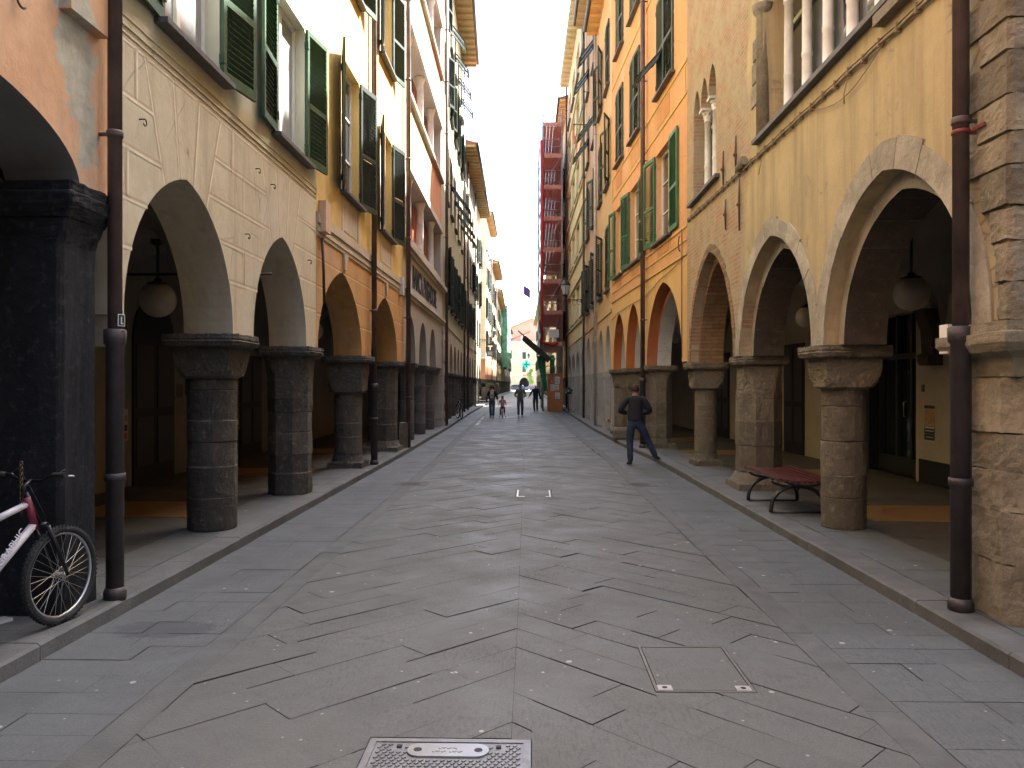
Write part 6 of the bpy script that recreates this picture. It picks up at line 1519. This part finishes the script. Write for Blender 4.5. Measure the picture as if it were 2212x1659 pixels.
# ================================================================== THE STREET BEHIND THE CAMERA (unseen blocks added to cut sky light)
for nm, lab, x0, x1, y0, y1, H in (('rear_shade_block', 'unseen grey block added behind the viewpoint on the right to cut sky light', 3.25, 13, -45, 2.3, 16), ('rear_shade_block', 'unseen grey block added behind the viewpoint on the left to cut sky light', -13, -3.3, -45, -3.6, 16.5), ('rear_shade_block', 'unseen grey block added across the street behind the viewpoint to cut sky light', -13, 13, -60, -46, 15)):
    t_ = thing(nm, lab, 'building', (x0, y0, 0)); MB().box(0, x1-x0, 0, y1-y0, -.05, H).build('wall', plaster('low_bounce_plaster', (.17, .165, .155), seed=71), t_); MB().box(-.3, x1-x0+.3, -.3, y1-y0+.0, H+.001, H+.3).build('roof', M_tile, t_)  # wall colour kept dark so these added blocks bounce little light
# ================================================================== END OF THE STREET
P_pink = plaster('pink_house', (.60, .30, .25), (.56, .28, .23), seed=61, amt=.1); P_crm = plaster('cream_house', (.62, .56, .38), seed=62, amt=.1)
def endblock(name, label, x0, x1, y, H, mat, depth=14):
    t_ = thing(name, label, 'building', (x0, y, 0)); return t_, x1-x0
e1, w1 = endblock('cream_end_building', 'cream building with green shutters facing down the street across the square', -16, 12, 215, 13.2, P_crm)
m_ = MB(); ho = [rect(13.4-.05, 14.4, 8.6, 10.5), rect(13.4-.05, 14.4, 5.0, 7.1), rect(9, 10, 8.6, 10.5), rect(9, 10, 5.0, 7.1), rect(17.4, 18.4, 8.6, 10.5), rect(17.4, 18.4, 5, 7.1)]
outer = [(0, 13.2), (0, 0)]+arch_pts(13.9, 1.35, 1.8, 1.7, 0) + [(28, 0), (28, 13.2)]
outer = [(0, 13.2), (0, 0), (12.55, 0)]+arch_pts(13.9, 1.35, 1.8, 1.7, 0)+[(15.25, 0), (28, 0), (28, 13.2)]
m_.poly(outer, ho, 0, .5); m_.box(0, 28, .51, 14, 4.5, 13.1); m_.build('wall', P_crm, e1)
m_ = MB(); m_.box(-.3, 28.3, -.5, -.0015, 12.9, 13.4); m_.box(0, 28, -.1, -.0015, 4.15, 4.3); m_.build('cornice', M_white, e1)
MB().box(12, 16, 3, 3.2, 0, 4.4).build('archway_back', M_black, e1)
for k, q in enumerate(ho):
    x0, x1, z0, z1 = q[0][0], q[1][0], q[0][1], q[2][1]
    o = MB().box(x0, x1, .10, .14, z0, z1).build('window', M_greeng if z0 < 6 else M_greend, e1); MB().box(x0-.25, x0-.001, -.03, -.001, z0-.2, z1+.2).box(x1+.001, x1+.25, -.03, -.001, z0-.2, z1+.2).box(x0, x1, -.03, -.001, z1+.001, z1+.2).build('surround', M_white, o)
bs = MB().box(13.0, 15.4, -.15, -.12, 3.75, 4.45); bs.build('sign_board', simple('pale_sign_board', (.6, .5, .42), .6), e1)
place(textmesh('BAR', .75, .01, simple('orange_letter', (.70, .10, .03), .5), True), 'sign_lettering', e1, (14.2, -.16, 4.1), (R(90), 0, 0))
e2, w2 = endblock('pink_end_building', 'pink gabled building rising behind the cream one at the end of the street', -13.5, 6, 232, 20, P_pink)
m_ = MB(); m_.poly([(0, 0), (22, 0), (22, 17), (19, 18.5), (13.4, 20.8), (8, 18.6), (5.6, 17.6), (0, 15)], [rect(10.7, 11.5, 14.6, 15.9)], 0, 9); m_.build('wall', P_pink, e2)
MB().box(10.7, 11.5, .2, .25, 14.6, 15.9).build('window', M_greeng, e2); MB().box(10.35, 10.699, -.05, -.001, 14.3, 16.2).box(11.501, 11.85, -.05, -.001, 14.3, 16.2).box(10.7, 11.5, -.05, -.001, 15.901, 16.2).build('surround', M_white, e2)
m_ = MB()
for (p, q) in (((5.2, 17.5), (13.4, 20.95)), ((13.4, 20.95), (19.3, 18.5)), ((6, 14.2), (13.0, 17.2))): seg(m_, p, q, .3, 0, -.25); 
m_.v = [(a, b_ if i % 1 else b_, c) for i, (a, b_, c) in enumerate(m_.v)]
o = m_.build('roof', M_tile, e2); o.modifiers.new('s', 'SOLIDIFY').thickness = .5
# square side buildings so the horizon is closed
for (nm, lab, x0, x1, y0, y1, H, mt) in (('square_house', 'cream house closing the square on the far left', -60, -17, 205, 230, 14, P_crm), ('square_house', 'ochre house closing the square on the far right', 13, 60, 205, 230, 14, P_l5)):
    t_ = thing(nm, lab, 'building', (x0, y0, 0)); MB().box(0, x1-x0, 0, y1-y0, 0, H).build('wall', mt, t_); MB().box(-.4, x1-x0+.4, -.4, y1-y0+.4, H+.001, H+.4).build('roof', M_tile, t_)

# ---- cars on the square
def car(x, y, rotz, col, label, L=4.1, Hc=1.45, W=1.7):
    t_ = thing('parked_car', label, 'car', (x, y, .02), rotz)
    prof = [(-L/2, .35), (-L/2, .78), (-L/2+.12, .92), (-L*.38, .98), (-L*.25, Hc-.08), (-L*.12, Hc), (L*.18, Hc-.01), (L*.34, Hc-.12), (L*.45, .98), (L/2-.02, .85), (L/2, .35)]
    m_ = MB(); n = len(prof)
    rings = []
    for yy, k in ((-W/2, .0), (-W/2+.08, .03), (W/2-.08, .03), (W/2, .0)):
        rings.append([(px*(1 if k else .985), yy*(1.0 if pz < 1 else .86), pz if pz < 1 else pz-(.04 if not k else 0)) for px, pz in prof])
    m_.loft(rings, 0, True, None, False); m_.build('body', simple(label[:12]+'_paint', col, .25, .2), t_)
    g = MB()
    for s_ in (-1, 1):
        yy = s_*(W/2*.86+.045); g.add([(-L*.235, yy, Hc-.14), (-L*.12, yy, Hc-.09), (L*.17, yy, Hc-.10), (L*.32, yy, Hc-.18), (L*.40, yy*1.06, 1.0), (-L*.34, yy*1.06, 1.0)], [(0, 1, 2, 3, 4, 5)])
    g.build('window', M_glass, t_)
    for px in (-L*.31, L*.31):
        for s_ in (-1, 1):
            w_ = MB().tube([(px, s_*(W/2-.16), .31), (px, s_*(W/2+.02), .31)], .31, 20).build('wheel', M_tyre, t_); MB().tube([(px, s_*(W/2+.021), .31), (px, s_*(W/2+.03), .31)], .19, 16).build('rim', M_alu, w_)
    for s_ in (-1, 1): MB().box(-L/2-.01, -L/2+.06, s_*.55-.14, s_*.55+.14, .62, .76).build('headlight', M_lglass, t_); MB().box(L/2-.08, L/2+.005, s_*.62-.1, s_*.62+.1, .66, .84).build('tail_light', simple('tail_red', (.4, .02, .02), .3), t_)
    return t_
car(-3.9, 196, R(4), (.03, .05, .08), 'dark blue estate car parked broadside on the square at the end of the street', L=4.6, Hc=1.6)
car(.3, 200, R(8), (.06, .06, .14), 'violet hatchback parked behind the dark blue car on the square', L=3.8)
# small tree
tr = thing('young_tree', 'young light green tree beside the archway across the square', 'tree', (-.4, 206, 0))
MB().tube([(0, 0, 0), (.05, 0, 1.8), (0, .1, 3.6)], [.09, .07, .03], 8).build('trunk', simple('bark', (.10, .07, .05), .9), tr)
m_ = MB()
for i in range(1500):
    c = random.choice(((0, 0, 3.2, 1.0), (.3, 0, 2.2, .7), (-.3, .2, 4.3, .75), (.2, 0, 5.2, .5))); d_ = Vector((random.gauss(0, 1), random.gauss(0, 1), random.gauss(0, 1))).normalized()*c[3]*random.uniform(.3, 1); p = Vector(c[:3])+d_
    a = Vector((random.uniform(-1, 1), random.uniform(-1, 1), random.uniform(-1, 1))).normalized(); b2 = a.cross(Vector((.2, 1, .5))).normalized(); s_ = .10
    m_.add([p+a*s_, p+b2*s_*.6, p-a*s_, p-b2*s_*.6], [(0, 1, 2, 3)])
m_.build('crown', simple('spring_leaf', (.12, .20, .03), .7, var=.3), tr)
